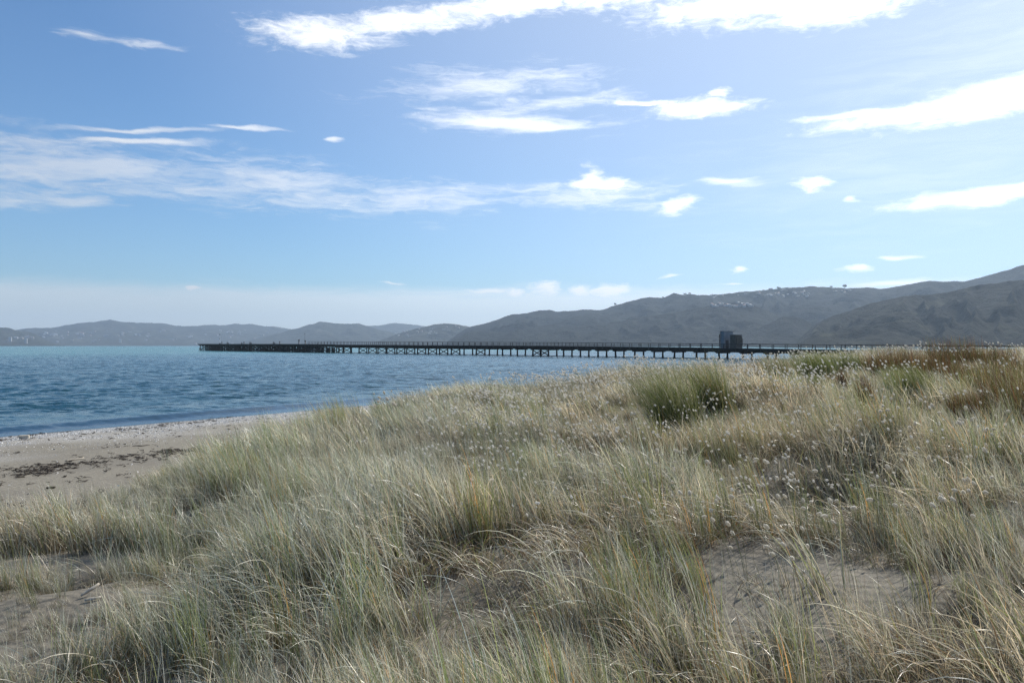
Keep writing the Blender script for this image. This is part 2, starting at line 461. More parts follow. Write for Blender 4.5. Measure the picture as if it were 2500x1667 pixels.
# ------------------------------------------------------------------ ground sheet
def polar_sheet(rs, azs, zfun):
    R, A = np.meshgrid(rs, azs, indexing='ij')
    X = R * np.sin(A); Y = R * np.cos(A)
    nr, na = R.shape
    i = np.arange(nr - 1)[:, None] * na; j = np.arange(na - 1)[None, :]
    a = (i + j).ravel(); F = np.stack([a, a + 1, a + na + 1, a + na], 1)[:, ::-1]
    return X.ravel(), Y.ravel(), F

rs = np.concatenate([np.geomspace(0.25, 45, 330), np.geomspace(46, 300, 60), np.geomspace(320, 11500, 24)])
azf = np.radians(np.linspace(-48, 48, 620)); azb = np.radians(np.linspace(48, 312, 90))[1:]
azs = np.concatenate([azf, azb])
gx, gy, gf = polar_sheet(rs, azs, None)
gz, gds, gs = ground_z(gx, gy, True)
gme = mesh_np('ground', np.stack([gx, gy, gz], 1), gf, SAND, True)
fattr(gme, 'wet', np.clip(1 - sst(gds + (fbm(gx / 1.3, gy / 1.3, 3, 8) - 0.5) * 0.7, 0.15, 0.8), 0, 1))
band = sst(gds, 0.3, 1.2) * (1 - sst(gds + (fbm(gx / 3, gy / 3, 3, 31) - 0.5) * 7, 3.5, 8.5))
fattr(gme, 'shell', band * 0.9)
lit = sst(gs, 0.2, 1.8) * sst(fbm(gx / 1.5, gy / 1.5, 3, 77), 0.30, 0.52)
fattr(gme, 'litter', lit * 0.9)   # thinned again on the open patches, below
tag(link(bpy.data.objects.new('ground', gme)), 'grey tan sand of the beach and the dune under the grass', kind='structure')

# ------------------------------------------------------------------ water
wr = np.concatenate([np.geomspace(14, 70, 460), np.geomspace(70.4, 380, 300), np.geomspace(386, 800, 40), np.geomspace(850, 11400, 24)])
wa = np.concatenate([np.radians(np.linspace(-42, 32, 460)), np.radians(np.linspace(32, 318, 70))[1:]])
wx, wy, wf = polar_sheet(wr, wa, None)
wd = -polydist(SHORE, wx, wy)
ph = (fbm(wx / 14, wy / 14, 2, 61) - 0.5)
def swell(d, c, wdt, a): return a * np.exp(-((d - c) / wdt) ** 2)
dd = wd + ph * 1.8
wz = swell(dd, 2.1, 0.75, 0.15) + swell(dd, 6.5, 1.6, 0.08) + swell(dd, 12.5, 2.4, 0.07)
wz = wz * (0.75 + 0.5 * fbm(wx / 6, wy / 6, 2, 71)) 
wu, wv = wx * math.cos(.45) + wy * math.sin(.45), -wx * math.sin(.45) + wy * math.cos(.45)
chop = .12 * (fbm(wu / 3.6, wv / 1.9, 2, 81) - .5) + .20 * (fbm(wu / 1.2, wv / .65, 2, 83) - .5)
wz = wz + chop * sst(wd, 2, 14) * (1 - sst(np.hypot(wx, wy), 260, 420))
wme = mesh_np('water', np.stack([wx, wy, wz + 0.0], 1), wf, WATER, True)
fattr(wme, 'shore', wd)
tag(link(bpy.data.objects.new('water', wme)), 'choppy blue green harbour water', kind='structure')

# ------------------------------------------------------------------ hills
class Hill:
    """a range seen across the water: ridge given by photo pixels, shore at r0, ridge at r1 (metres)"""
    def __init__(s, pts, r0, r1, gully, seed, back=500):
        s.px = np.array([p[0] for p in pts], float); s.py = np.array([p[1] for p in pts], float)
        s.r0, s.r1, s.g, s.seed, s.back = r0, r1, gully, seed, back
    def ridge(s, px):
        a = np.arctan((px - CX) / FPX); y = np.interp(px, s.px, s.py)
        return np.maximum(H + s.r1 * np.cos(a) * (HY - y) / FPX, 0.5)
    def z(s, px, r):
        a = np.arctan((px - CX) / FPX); X = r * np.sin(a); Y = r * np.cos(a)
        hr = s.ridge(px); t = (r - s.r0) / (s.r1 - s.r0); tc = np.clip(t, 0, 1)
        k = s.r1 / 3500.0
        wv = fbm(X / (260 * k), Y / (260 * k), 3, s.seed + 5) - 0.5
        u = (px / 62.0 + wv * 2.2 + tc * 0.7)
        rid = 1 - np.abs(2 * vnoise(u, tc * 1.3 + 3, s.seed) - 1)
        rid2 = 1 - np.abs(2 * fbm(X / (150 * k), Y / (150 * k), 3, s.seed + 9) - 1)
        prof = tc ** 0.72
        z = hr * prof * (1 - s.g * (1 - rid) * (1 - tc) ** 0.6 * 1.0) - hr * 0.33 * (1 - rid2) * np.sin(np.pi * tc) ** 0.7
        z = z + 7 * k * (fbm(X / (28 * k), Y / (28 * k), 3, s.seed + 20) - 0.5) * sst(tc, 0, 0.1)
        tb = np.clip((r - s.r1) / s.back, 0, 1)
        z = np.where(r > s.r1, z * (1 - tb) ** 1.3, z)
        return np.where(r <= s.r0, -1.5, np.maximum(z, -1.5)), X, Y
    def build(s, name, mat, label, cols=520, rows=84):
        px = np.linspace(s.px[0], s.px[-1], cols)
        r = np.concatenate([np.linspace(s.r0 - 10, s.r1, rows), np.linspace(s.r1, s.r1 + s.back, 10)[1:]])
        R, P = np.meshgrid(r, px, indexing='ij'); Z, X, Y = s.z(P, R)
        nr, na = R.shape
        i = np.arange(nr - 1)[:, None] * na; j = np.arange(na - 1)[None, :]
        a = (i + j).ravel(); F = np.stack([a, a + 1, a + na + 1, a + na], 1)[:, ::-1]
        me = mesh_np(name, np.stack([X.ravel(), Y.ravel(), Z.ravel()], 1), F, mat, True)
        return tag(link(bpy.data.objects.new(name, me)), label, kind='structure')
    def at(s, px, py):
        r = np.linspace(s.r0, s.r1, 400); z, X, Y = s.z(np.full_like(r, px), r)
        yp = HY - (z - H) / Y * FPX
        i = np.argmax(yp <= py) if (yp <= py).any() else int(np.argmin(yp))
        return X[i], Y[i], z[i]

MH_NEAR = m_hill('near_hill_bush', (0.007, 0.008, 0.004), (0.020, 0.022, 0.010), (0.055, 0.056, 0.030))  # near and mid bush colours lowered to stand in for backlit shade
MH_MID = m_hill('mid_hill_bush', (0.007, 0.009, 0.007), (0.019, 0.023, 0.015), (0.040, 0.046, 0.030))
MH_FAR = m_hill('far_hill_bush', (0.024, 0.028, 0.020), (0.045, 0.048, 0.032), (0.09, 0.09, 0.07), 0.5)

h_far = Hill([(-900, 815), (-500, 806), (-250, 800), (-60, 806), (33, 806), (60, 802.5), (98, 801), (134, 798.6), (167, 793.6), (185, 788.5), (208, 787.6), (238, 784), (256, 783.5), (269, 780.5), (282, 783.5), (312, 786.7), (333, 788.5),
              (357, 787.6), (405, 789.7), (429, 795), (476, 795.7), (521, 793.6), (550, 794), (565, 791.5), (574, 790), (613, 791.5), (655, 796.5), (682, 797.4), (700, 802), (710, 804), (760, 812), (840, 806),
              (894, 795), (920, 795.5), (945, 791.5), (964, 789), (985, 789.4), (1008, 793), (1036, 796), (1060, 800), (1120, 820), (1180, 843)], 7600, 9400, 0.35, 100, 900)
h_left = Hill([(-700, 780), (-400, 786), (-120, 792), (0, 799), (15, 800.4), (30, 804), (45, 808.5), (71, 811.4), (95, 820), (119, 832), (143, 842), (160, 844)], 6000, 6900, 0.3, 140, 700)
h_isle = Hill([(560, 842), (610, 830), (664, 818), (710, 804), (728, 800), (761, 791.5), (779, 785.6), (794, 785.6), (817, 789.7), (843, 789.7), (878, 790.7), (894, 796), (914, 800), (932, 807), (970, 814), (1010, 826), (1060, 843)], 6300, 7200, 0.3, 160, 600)
h_town = Hill([(890, 842), (930, 830), (970, 815), (1008, 804), (1041, 797), (1054, 793), (1084, 789.7), (1112, 791.5), (1128, 794), (1148, 796.6), (1180, 800), (1230, 815), (1290, 843)], 4600, 5300, 0.3, 180, 500)
h_main = Hill([(1080, 842), (1110, 820), (1140, 800), (1166, 794), (1190, 789), (1217, 780), (1250, 767.5), (1290, 764), (1315, 759), (1340, 757), (1367, 761), (1431, 755), (1468, 757), (1489, 749), (1537, 735.7), (1585, 725), (1617, 727.7),
               (1632, 721), (1646, 715.5), (1664, 719), (1691, 718), (1702, 720.8), (1755, 719.7), (1824, 711.7), (1856, 709), (1914, 702.7), (1983, 699.5), (2047, 702.7), (2122, 702.7), (2153, 705),
               (2223, 693), (2270, 685), (2355, 688), (2393, 678), (2451, 661), (2500, 646), (2700, 620), (3200, 640), (3900, 660)], 2900, 4300, 0.40, 200, 800)
h_spur = Hill([(1180, 842), (1230, 828), (1300, 812), (1400, 797), (1500, 787), (1560, 776), (1640, 764), (1700, 752), (1755, 742), (1800, 740), (1840, 745), (1870, 757), (1900, 772), (1925, 797), (1950, 822), (1970, 843)], 2700, 3250, 0.42, 240, 420)
h_knoll = Hill([(1780, 842), (1830, 815), (1870, 792), (1905, 775), (1935, 771), (1965, 780), (1990, 800), (2020, 822), (2050, 843)], 2500, 2800, 0.38, 260, 300)
h_near = Hill([(1925, 843), (1946, 834), (1967, 813), (1994, 789), (2031, 773), (2079, 757), (2127, 741), (2180, 727.7), (2233, 719.7), (2275, 718), (2313, 714.4), (2355, 703.8), (2393, 696), (2500, 682.5), (2800, 655), (3200, 640), (3900, 650)], 1700, 2450, 0.68, 280, 500)
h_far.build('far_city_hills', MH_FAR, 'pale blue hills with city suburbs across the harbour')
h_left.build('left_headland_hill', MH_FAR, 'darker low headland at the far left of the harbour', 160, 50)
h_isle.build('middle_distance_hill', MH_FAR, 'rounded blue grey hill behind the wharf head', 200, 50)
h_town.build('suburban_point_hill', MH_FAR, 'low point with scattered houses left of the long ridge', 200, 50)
h_main.build('long_ridge_hill', MH_MID, 'long dark bush covered ridge rising to the right', 760, 110)
h_spur.build('spur_hill', MH_MID, 'shaded spur below the houses of the long ridge', 420, 70)
h_knoll.build('knoll_hill', MH_MID, 'small rounded knoll between the spur and the near hill', 220, 50)
h_near.build('near_right_hill', MH_NEAR, 'nearest steep hill with bush gullies at the right', 620, 130)

# ------------------------------------------------------------------ houses on the hills
def m_house(name, c):
    m, t, out = material(name)
    n = t.noise(t.obj(), 0.4, 3)
    principled(t, out, t.mix(n, c, tuple(q * 0.8 for q in c)), 0.6, 0.4)
    return m
HW = [m_house('white_house_paint', (0.50, 0.49, 0.47)), m_house('cream_house_paint', (0.34, 0.31, 0.27)), m_house('grey_house_paint', (0.28, 0.29, 0.30))]
HR = [m_house('pale_roof_iron', (0.45, 0.46, 0.47)), m_house('red_roof_tile', (0.28, 0.12, 0.09)), m_house('dark_roof_iron', (0.15, 0.16, 0.17))]
house_meshes = []
for k in range(6):
    L, W_, E, Rr = [(14, 9, 5, 2.4), (11, 9, 6, 2.0), (18, 9, 4, 2.2), (10, 10, 7, 2.8), (16, 11, 5.5, 1.2), (12, 8, 5, 3.0)][k]
    b = MB(); b.box(0, 0, E / 2 - 1, L, W_, E + 2)
    e = 0.5; z0 = E - 0.1
    vs = [(-L / 2 - e, -W_ / 2 - e, z0), (L / 2 + e, -W_ / 2 - e, z0), (L / 2 + e, W_ / 2 + e, z0), (-L / 2 - e, W_ / 2 + e, z0), (-L / 2 - e, 0, z0 + Rr), (L / 2 + e, 0, z0 + Rr)]
    b.add(vs, [(0, 1, 5, 4), (2, 3, 4, 5), (1, 2, 5), (3, 0, 4), (3, 2, 1, 0)])
    me = b.mesh('house', HW[k % 3]); me.materials.append(HR[(0, 0, 2, 1, 0, 2)[k]])
    for i in range(6, 11): me.polygons[i].material_index = 1
    for i, p in enumerate(me.polygons):
        if i >= 6: p.material_index = 1
    house_meshes.append(me)
tower_me = MB().box(0, 0, 14, 16, 14, 32).box(0, 0, 31.5, 6, 6, 3).mesh('apartment_tower', HW[0])

def where(px, py, xr, yr):
    fx = (px - xr[0]) / (xr[1] - xr[0]); fy = (py - yr[0]) / (yr[1] - yr[0])
    return (', upper ' if fy < .5 else ', lower ') + ('left' if fx < .33 else 'middle' if fx < .66 else 'right')

def houses(hill, n, xr, yr, label, group, sc=1.0, seed=1):
    r = random.Random(seed)
    for i in range(n):
        px, py = r.uniform(*xr), r.uniform(*yr)
        X, Y, Z = hill.at(px, py)
        o = bpy.data.objects.new('house', r.choice(house_meshes))
        o.location = (X, Y, Z); o.rotation_euler = (0, 0, r.uniform(-0.7, 0.7)); q = sc * r.uniform(0.75, 1.25); o.scale = (q, q, q)
        tag(link(o), label + where(px, py, xr, yr), 'house', group)

houses(h_spur, 30, (1735, 1850), (741, 750), 'pale hillside house in the sunlit cluster on the lower spur', 'houses on the lower spur', 0.8, 1)
houses(h_main, 34, (1850, 1975), (704, 726), 'pale house in the suburb along the top of the long ridge', 'houses on top of the long ridge', 0.8, 2)
houses(h_main, 8, (2030, 2075), (706, 716), 'small pale house beside the lone ridge tree', 'houses beside the lone ridge tree', 0.8, 3)
houses(h_main, 10, (1705, 1850), (716, 728), 'small pale house near the skyline left of the hilltop suburb', 'houses near the skyline', 0.7, 4)
houses(h_town, 26, (965, 1125), (796, 822), 'tiny pale house on the low point left of the long ridge', 'houses on the low point', 1.0, 5)
houses(h_far, 70, (60, 690), (806, 841), 'tiny pale building of the hazy city across the harbour', 'city buildings across the harbour', 1.5, 6)
houses(h_far, 22, (100, 320), (812, 822), 'tiny pale building on the slope left of centre of the hazy city', 'hillside buildings above the far city', 1.7, 8)
houses(h_left, 8, (10, 110), (824, 840), 'tiny pale building at the foot of the far left headland', 'buildings under the left headland', 1.6, 7)
for px, py, lb in ((294, 836, 'pale apartment tower on the far shore left of the wharf head'), (25, 834, 'broad pale tower block at the foot of the left headland'), (63, 838, 'bright white block beside the left headland')):
    X, Y, Z = (h_far if px > 200 else h_left).at(px, py)
    o = bpy.data.objects.new('apartment_tower', tower_me); o.location = (X, Y, Z); o.rotation_euler = (0, 0, 0.3)
    tag(link(o), lb, 'building')

# ------------------------------------------------------------------ trees on the skyline
LEAF = m_simple('tree_leaf_material', (0.03, 0.045, 0.018), (0.07, 0.085, 0.035), 0.3, 0.8)
BARK = m_simple('tree_bark_material', (0.07, 0.055, 0.04), (0.12, 0.10, 0.08), 1.0, 0.9)
def tree(px, hill, hgt, wid, label, seed, dy=0):
    r = random.Random(seed)
    X, Y, Z = hill.at(px, np.interp(px, hill.px, hill.py) + 1.0 + dy)
    root = empty('ridge_tree', (X, Y, Z - 1)); tag(root, label, 'tree')
    tr = MB()
    tr.tube([(0, 0, 0), (0.2, 0, hgt * .3), (0.4, 0, hgt * .62)], [hgt * .045, hgt * .03, hgt * .015], 7)
    for k in range(7):
        a = k * 0.9; tr.tube([(0.2, 0, hgt * (.3 + .03 * k)), (math.cos(a) * wid * .3, math.sin(a) * wid * .3, hgt * (.62 + .03 * k))], [hgt * .02, hgt * .008], 5)
    tr.build('trunk', BARK, root)
    b = MB(); lobes = [(r.uniform(-.35, .35) * wid, r.uniform(-.3, .3) * wid, hgt * r.uniform(.55, .88), wid * r.uniform(.14, .24)) for _ in range(11)]
    for lx, ly, lz, lr in lobes:
        for _ in range(130):
            d = Vector((r.gauss(0, 1), r.gauss(0, 1), r.gauss(0, .7))).normalized() * lr * r.uniform(.55, 1.1)
            c = Vector((lx, ly, lz)) + d; s_ = r.uniform(.5, 1.0) * hgt / 22
            u = Vector((r.gauss(0, 1), r.gauss(0, 1), r.gauss(0, 1))).normalized() * s_; v = u.cross(Vector((r.gauss(0, 1), r.gauss(0, 1), 1))).normalized() * s_
            b.add([c - u - v, c + u - v, c + u + v, c - u + v], [(0, 1, 2, 3)])
    b.build('crown', LEAF, root)['kind'] = 'stuff'
tree(1502, h_main, 15, 15, 'lone round tree on the ridge where it starts to climb', 1)
tree(2062, h_main, 18, 25, 'large spreading tree standing alone on the high ridge', 2)
tree(1618, h_main, 7, 10, 'small tree in the saddle left of the pointed peak', 3)
tree(1672, h_main, 8, 20, 'low wide tree just right of the pointed peak', 4)
tree(1684, h_main, 8, 18, 'second low tree right of the pointed peak', 5)
tree(2030, h_main, 8, 16, 'low tree to the left of the large spreading tree', 6)
tree(1900, h_main, 8, 20, 'low bushy tree on the skyline above the hilltop suburb', 7)

# ------------------------------------------------------------------ the wharf
def wy_of(x): return 855.8 + 0.01627 * (x - 488)
def plan(x):
    Y = FPX * H / (wy_of(x) - HY); return Vector(((x - CX) / FPX * Y, Y, 0))
P0 = plan(1754); PD = (plan(1200) - plan(1754)).normalized()      # along the wharf, out to sea
PN = Vector((PD.y, -PD.x, 0)); PN = PN if PN.y > 0 else -PN         # across, away from the camera
def s_of(x): return (plan(x) - P0).dot(PD)
xs_t = [487, 743, 1000, 1300, 1700, 1950, 2130, 2500, 2900]
deck_t = [4.0 - .35, 3.22, 2.88, 2.70, 2.30, 1.98, 1.86, 1.75, 1.70]
rail_t = [5.2, 4.75, 4.28, 3.87, 3.42, 3.20, 3.10, 2.86, 2.80]
S_T = np.array([s_of(x) for x in xs_t])[::-1]; D_T = np.array(deck_t)[::-1]; R_T = np.array(rail_t)[::-1]
def dz(s): return float(np.interp(s, S_T, D_T))
def rz_(s): return float(np.interp(s, S_T, R_T))
def W(s, n, z): q = P0 + PD * s + PN * n; return Vector((q.x, q.y, z))

pier = empty('pier', W(0, 1.5, 0)); tag(pier, 'long dark timber wharf on braced piles running out across the bay', 'wharf')
def part(mb, name, mat, parent=None, label=None):
    """world-built geometry parented under the wharf's empty"""
    par = parent or pier
    org = pier.location
    mb.v = [(v[0] - org.x, v[1] - org.y, v[2] - org.z) for v in mb.v]
    o = mb.build(name, mat, par)
    if label: o['label'] = label
    return o
def sub(par, mb, name, mat):
    return part(mb, name, mat, par)
S_HEAD, S_END, S_NEAR = s_of(752), s_of(487), s_of(3050)
WD = 3.1       # deck width between the pile rows
ss = np.linspace(S_NEAR, S_HEAD, 90)
part(MB().sweep([W(s, WD / 2, dz(s) - .09) for s in ss], WD + 1.1, .18), 'deck', TIMBER)
for n in (0.0, WD / 2, WD):
    part(MB().sweep([W(s, n, dz(s) - .18 - .25) for s in ss], .34, .5), 'stringer', TIMBER)
part(MB().sweep([W(s, -.5, dz(s) + .09) for s in ss], .2, .18), 'kerb_beam', TIMBER)
part(MB().sweep([W(s, WD + .5, dz(s) + .09) for s in ss], .2, .18), 'kerb_beam', TIMBER)
# railings
for n in (-.45, WD + .45):
    for f, th in ((1.0, .13), (.55, .09), (.18, .09)):
        part(MB().sweep([W(s, n, dz(s) + (rz_(s) - dz(s)) * f) for s in ss], .10, th), 'rail', RAILWOOD)
    s = S_NEAR + 1; k = 0
    while s < S_HEAD:
        part(MB().beam(W(s, n + (.07 if n > 0 else -.07), dz(s) - .3), W(s, n + (.07 if n > 0 else -.07), rz_(s) + .04), .12, .12, up=PD), 'rail_post', RAILWOOD)
        s += 3.15; k += 1
# bents
bx_plain = [1195, 1227, 1263, 1339, 1376, 1417, 1460, 1502.5, 1550, 1597, 1647, 1700.5, 1755, 1814, 1874, 1937, 2003, 2072, 2145, 2222, 2303, 2390, 2480, 2580, 2690]
bx_x = [822, 837.5, 877, 900, 923, 944.7, 969, 993, 1019.5, 1046, 1072.7, 1102, 1163, 1301, 1319]
bx_p2 = [1133, 858]
pile_r = .23
def pile(s, n, top, r=pile_r, lean=0.0):
    z0 = -1.6
    rr = random.Random(int(s * 10 + n * 7)); a = rr.uniform(-.06, .06); b = rr.uniform(-.06, .06)
    part(MB().tube([W(s + a * 1.5 + lean, n + b, z0), W(s + a + lean * .6, n + b, .35), W(s + a * .9 + lean * .5, n + b * .8, .5), W(s, n, top)], [r * 1.25, r * 1.2, r, r * .9], 8), 'pile', PILEWOOD)
for x in bx_plain + bx_x + bx_p2:
    s = s_of(x); top = dz(s) - .68
    wd = WD if x > 1180 else WD + .25
    for n in (0, wd): pile(s, n, top - .28)
    capb = part(MB().beam(W(s, -.75, top - .14), W(s, wd + .75, top - .14), .36, .30), 'cap_beam', TIMBER)
    for n in (0, wd):
        sub(capb, MB().beam(W(s - .95, n, top - .02), W(s + .95, n, top - .02), .30, .22), 'corbel', TIMBER)
    if x in bx_x:
        for q, (a, b) in enumerate(((0, wd), (wd, 0))):
            e = .17 if q else -.17
            part(MB().beam(W(s + e, a, .25), W(s + e, b, top - .3), .09, .27), 'cross_brace', TIMBER)
part(MB().sweep([W(s, -.2, .12) for s in np.linspace(s_of(2050), s_of(760), 50)], .16, .16), 'waling', TIMBER)
s_lad = s_of(1346); part(MB().beam(W(s_lad, -.5, -.5), W(s_lad, -.5, dz(s_lad)), .12, .1), 'ladder_rail', METAL)
part(MB().beam(W(s_of(1606), WD + .6, dz(0) - 1.1), W(s_of(1606), WD + .6, dz(0) - .3), .2, .2), 'hanging_timber', TIMBER)
# wharf head
hs = np.linspace(s_of(764), S_END, 40)
HWD = 11.0
hz = lambda s: float(np.interp(s, [s_of(764), s_of(700), S_END], [3.62, 3.72, 3.95]))
part(MB().sweep([W(s, HWD / 2 - .4, hz(s) - .15) for s in hs], HWD, .3), 'head_deck', TIMBER)
part(MB().sweep([W(s, -.75, hz(s) - .30) for s in hs], .30, .7), 'fender_beam', TIMBER)
for n in (0, 3.4, 6.8, 10.0):
    part(MB().sweep([W(s, n, hz(s) - .60) for s in hs], .4, .58), 'stringer', TIMBER)
rr = random.Random(5); k = 0
s = s_of(764) + 1.0
while s < S_END - .4:
    top = hz(s) - .75
    for n in (0, 3.4, 6.8, 10.0): pile(s, n, top, .24)
    part(MB().beam(W(s, -.6, top - .1), W(s, 10.6, top - .1), .34, .36), 'cap_beam', TIMBER)
    for q in range(3):
        a, b = ((0, 3.4), (3.4, 6.8), (6.8, 10.0))[q]
        if (k + q) % 2: a, b = b, a
        part(MB().beam(W(s + .2, a, .3), W(s + .2, b, top - .2), .1, .28), 'cross_brace', TIMBER)
    part(MB().beam(W(s - .2, -.3, .75), W(s - .2, 10.3, .75), .12, .3), 'waling', TIMBER)
    if k % 3 == 0:
        part(MB().beam(W(s, -.45, .2), W(s + 3.0, -.45, top), .24, .10), 'cross_brace', TIMBER)
    k += 1; s += 3.25 if rr.random() < .8 else 2.4
part(MB().beam(W(S_END - .2, -.3, .1), W(S_END - 3.4, -.4, 2.9), .25, .25), 'cross_brace', TIMBER)
for i in range(12):      # broken timbers where the head joins the approach
    x = 726 + i * 4.6; s = s_of(x)
    p = W(s, rr.uniform(-1, 2), rr.uniform(.3, 1.4)); q = W(s + rr.uniform(-2.5, 2.5), rr.uniform(-1, 3), rr.uniform(2.2, 3.9))
    part(MB().beam(p, q, .22, .24), 'broken_timber', RAILWOOD)
for x in (770, 787, 800, 811):
    s = s_of(x)
    for n in (0, WD): pile(s, n, dz(s) - .9, .34)
for zz in (.95, 1.35): part(MB().sweep([W(s, -.3, zz) for s in (s_of(775), s_of(822))], .2, .25), 'waling', TIMBER)

# things standing on the wharf
def on_head(x, n=1.0): s = s_of(x); return W(s, n, hz(s) if x < 764 else dz(s))
boll = None
for x, lb, q in ((540, 'iron bollard nearest the tall mast at the seaward end', 1.0), (594, 'iron bollard between two low benches on the wharf head', 1.0), (681, 'iron bollard to the left of the large post', 1.1),
                 (728, 'largest dark post where the wharf head ends', 1.7), (743, 'dark post at the outer end of the handrail', 1.4)):
    p = on_head(x, .4)
    r_ = empty('mooring_bollard', p); tag(r_, lb, 'bollard', 'bollards along the wharf head')
    b = MB().tube([(0, 0, 0), (0, 0, .08), (0, 0, .09), (0, 0, .85 * q), (0, 0, .9 * q)], [.32, .32, .22, .24, .20], 12); b.build('post', METAL, r_, True)
    MB().tube([(0, 0, .9 * q), (0, 0, .93 * q), (0, 0, 1.15 * q), (0, 0, 1.2 * q)], [.2, .34, .34, .22], 12).build('cap', METAL, r_, True)
BENCH = m_simple('bench_timber', (0.16, 0.14, 0.12), (0.24, 0.22, 0.19), 4, 0.8)
for x, ln, bk, lb in ((551, 2.2, .45, 'low grey bench left of centre on the wharf head'), (585, .8, .5, 'narrow crate just left of the second bollard'), (606, 2.1, .5, 'low bench right of the second bollard'), (663.5, 1.9, .75, 'taller slatted bench left of the third bollard')):
    p = on_head(x, 1.2); r_ = empty('wharf_bench', p, math.atan2(PD.y, PD.x)); tag(r_, lb, 'bench', 'seats on the wharf head')
    for i in (-1, 1): MB().box(i * ln * .42, 0, .28, .14, .5, .56).build('leg', BENCH, r_)
    for j in range(3): MB().box(0, -.2 + .2 * j, .60, ln, .16, .07).build('seat_plank', BENCH, r_)
    for j in range(2): MB().box(0, .3, .78 + .18 * j, ln, .05, .13).build('back_plank', BENCH, r_)
p = on_head(524, 3); r_ = empty('navigation_mast', p); tag(r_, 'tall white navigation mast with lamps at the seaward end of the wharf', 'mast')
MB().tube([(0, 0, 0), (0, 0, 3.6), (0, 0, 6.6)], [.13, .10, .06], 10).build('pole', WHITEP, r_)
MB().box(-.25, 0, 3.0, .35, .2, .5).build('lamp_box', METAL, r_); MB().box(-.1, 0, 5.4, .7, .25, .35).build('lamp_box', METAL, r_)
MB().beam((-.5, 0, 6.1), (.5, 0, 6.1), .06, .06).build('crossarm', WHITEP, r_)
MB().tube([(0, 0, 0), (0, 0, .55)], [.42, .42], 10).build('base', METAL, r_)
p = on_head(734, 2); r_ = empty('thin_mast', p); tag(r_, 'thin grey pole beside the large post on the wharf', 'mast')
MB().tube([(0, 0, 0), (0, 0, 4.6)], [.055, .03], 8).build('pole', METAL, r_); MB().box(0, 0, 4.6, .18, .18, .4).build('lamp', METAL, r_)

# sheds on the approach
BLUE = m_simple('blue_grey_steel_sheet', (0.20, 0.21, 0.225), (0.27, 0.28, 0.295), 1.5, 0.55, 0.4, 0.05)
BROWN = m_simple('brown_weathered_boards', (0.095, 0.085, 0.068), (0.15, 0.135, 0.11), 2.5, 0.8, 0.2, 0.2)
rotp = math.atan2(PD.y, PD.x)
def W3(o, x, y, z): return (x, y, z)
s1 = s_of(1759) ; p = W(s1, WD / 2, dz(s1))
r_ = empty('steel_hoarding', p, rotp); tag(r_, 'tall blue grey steel hoarding standing across the wharf deck', 'hoarding')
for j, (y0, hh) in enumerate(((-.87, 4.05), (.87, 3.98))):     # two sheets with a slot between, corrugated
    b = MB(); nseg = 16; wdt = 1.66; pts = []
    for i in range(nseg + 1):
        yy = y0 - wdt / 2 + wdt * i / nseg; xx = .03 * (1 if i % 2 else -1); pts.append((xx, yy))
    for (xa, ya), (xb, yb) in zip(pts[:-1], pts[1:]):
        b.add([(xa, ya, -.05), (xb, yb, -.05), (xb, yb, hh), (xa, ya, hh), (xa - .04, ya, -.05), (xb - .04, yb, -.05), (xb - .04, yb, hh), (xa - .04, ya, hh)],
              [(0, 1, 2, 3), (5, 4, 7, 6), (3, 2, 6, 7), (0, 4, 5, 1)])
    b.build('steel_sheet', BLUE, r_)
MB().box(.02, 0, 1.9, .05, 3.3, .5).build('painted_band', m_simple('brighter_blue_paint', (0.07, 0.15, 0.30), (0.09, 0.18, 0.34), 1, .5), r_)
for y_ in (-1.75, 0, 1.75): MB().box(.13, y_, 1.6, .12, .14, 3.3).build('post', METAL, r_)
MB().beam((.13, -1.75, 1.1), (.9, -2.0, .1), .08, .08).build('stay', METAL, r_)
MB().box(-.55, 0, 1.95, .9, 3.2, 3.9).build('steel_cabin', BLUE, r_)
s2 = s_of(1787); p = W(s2, WD / 2, dz(s2))
MB().box(-.55, 0, 3.93, 1.1, 3.4, .07).build('roof', METAL, r_)
MB().box(-1.02, .5, 1.0, .05, .9, 1.95).build('door', METAL, r_)
r_ = empty('board_shed', p, rotp); tag(r_, 'brown boarded shed beside the blue grey hoarding on the wharf', 'shed')
for i in range(9):
    z0 = .17 + i * .345; wx_ = 1.5 if i < 6 else 1.5 - .0
    cut = 0 if i < 7 else .12 * (i - 6)
    MB().box(0, .0 + cut / 2, z0, wx_ * .9, 2.55 - cut, .335).build('board', BROWN, r_)
    if 2 < i < 7: MB().box(-.78, -.1, z0, .14, 2.2, .3).build('board', BROWN, r_)
MB().box(0, .1, 3.14, 1.5, 2.35, .07).build('roof', METAL, r_)

# ------------------------------------------------------------------ grass
STRAW = np.array([(0.45, 0.39, 0.31), (0.54, 0.48, 0.39), (0.35, 0.285, 0.215)])
SILV = np.array([(0.37, 0.365, 0.315), (0.46, 0.45, 0.40), (0.28, 0.29, 0.24), (0.40, 0.385, 0.33)])
GREEN = np.array([(0.17, 0.195, 0.085), (0.22, 0.235, 0.10), (0.12, 0.15, 0.065)])
ORNG = np.array([(0.50, 0.26, 0.09), (0.42, 0.24, 0.11)])
BROWNC = np.array([(0.20, 0.14, 0.09), (0.26, 0.18, 0.11), (0.15, 0.11, 0.07)])

def pick(r, mix):
    sets = [s for s, _ in mix]; pr = np.array([p for _, p in mix], float); pr /= pr.sum()
    s = sets[r.choice(len(sets), p=pr)]
    return s[r.integers(len(s))] * r.uniform(.55, 1.40)

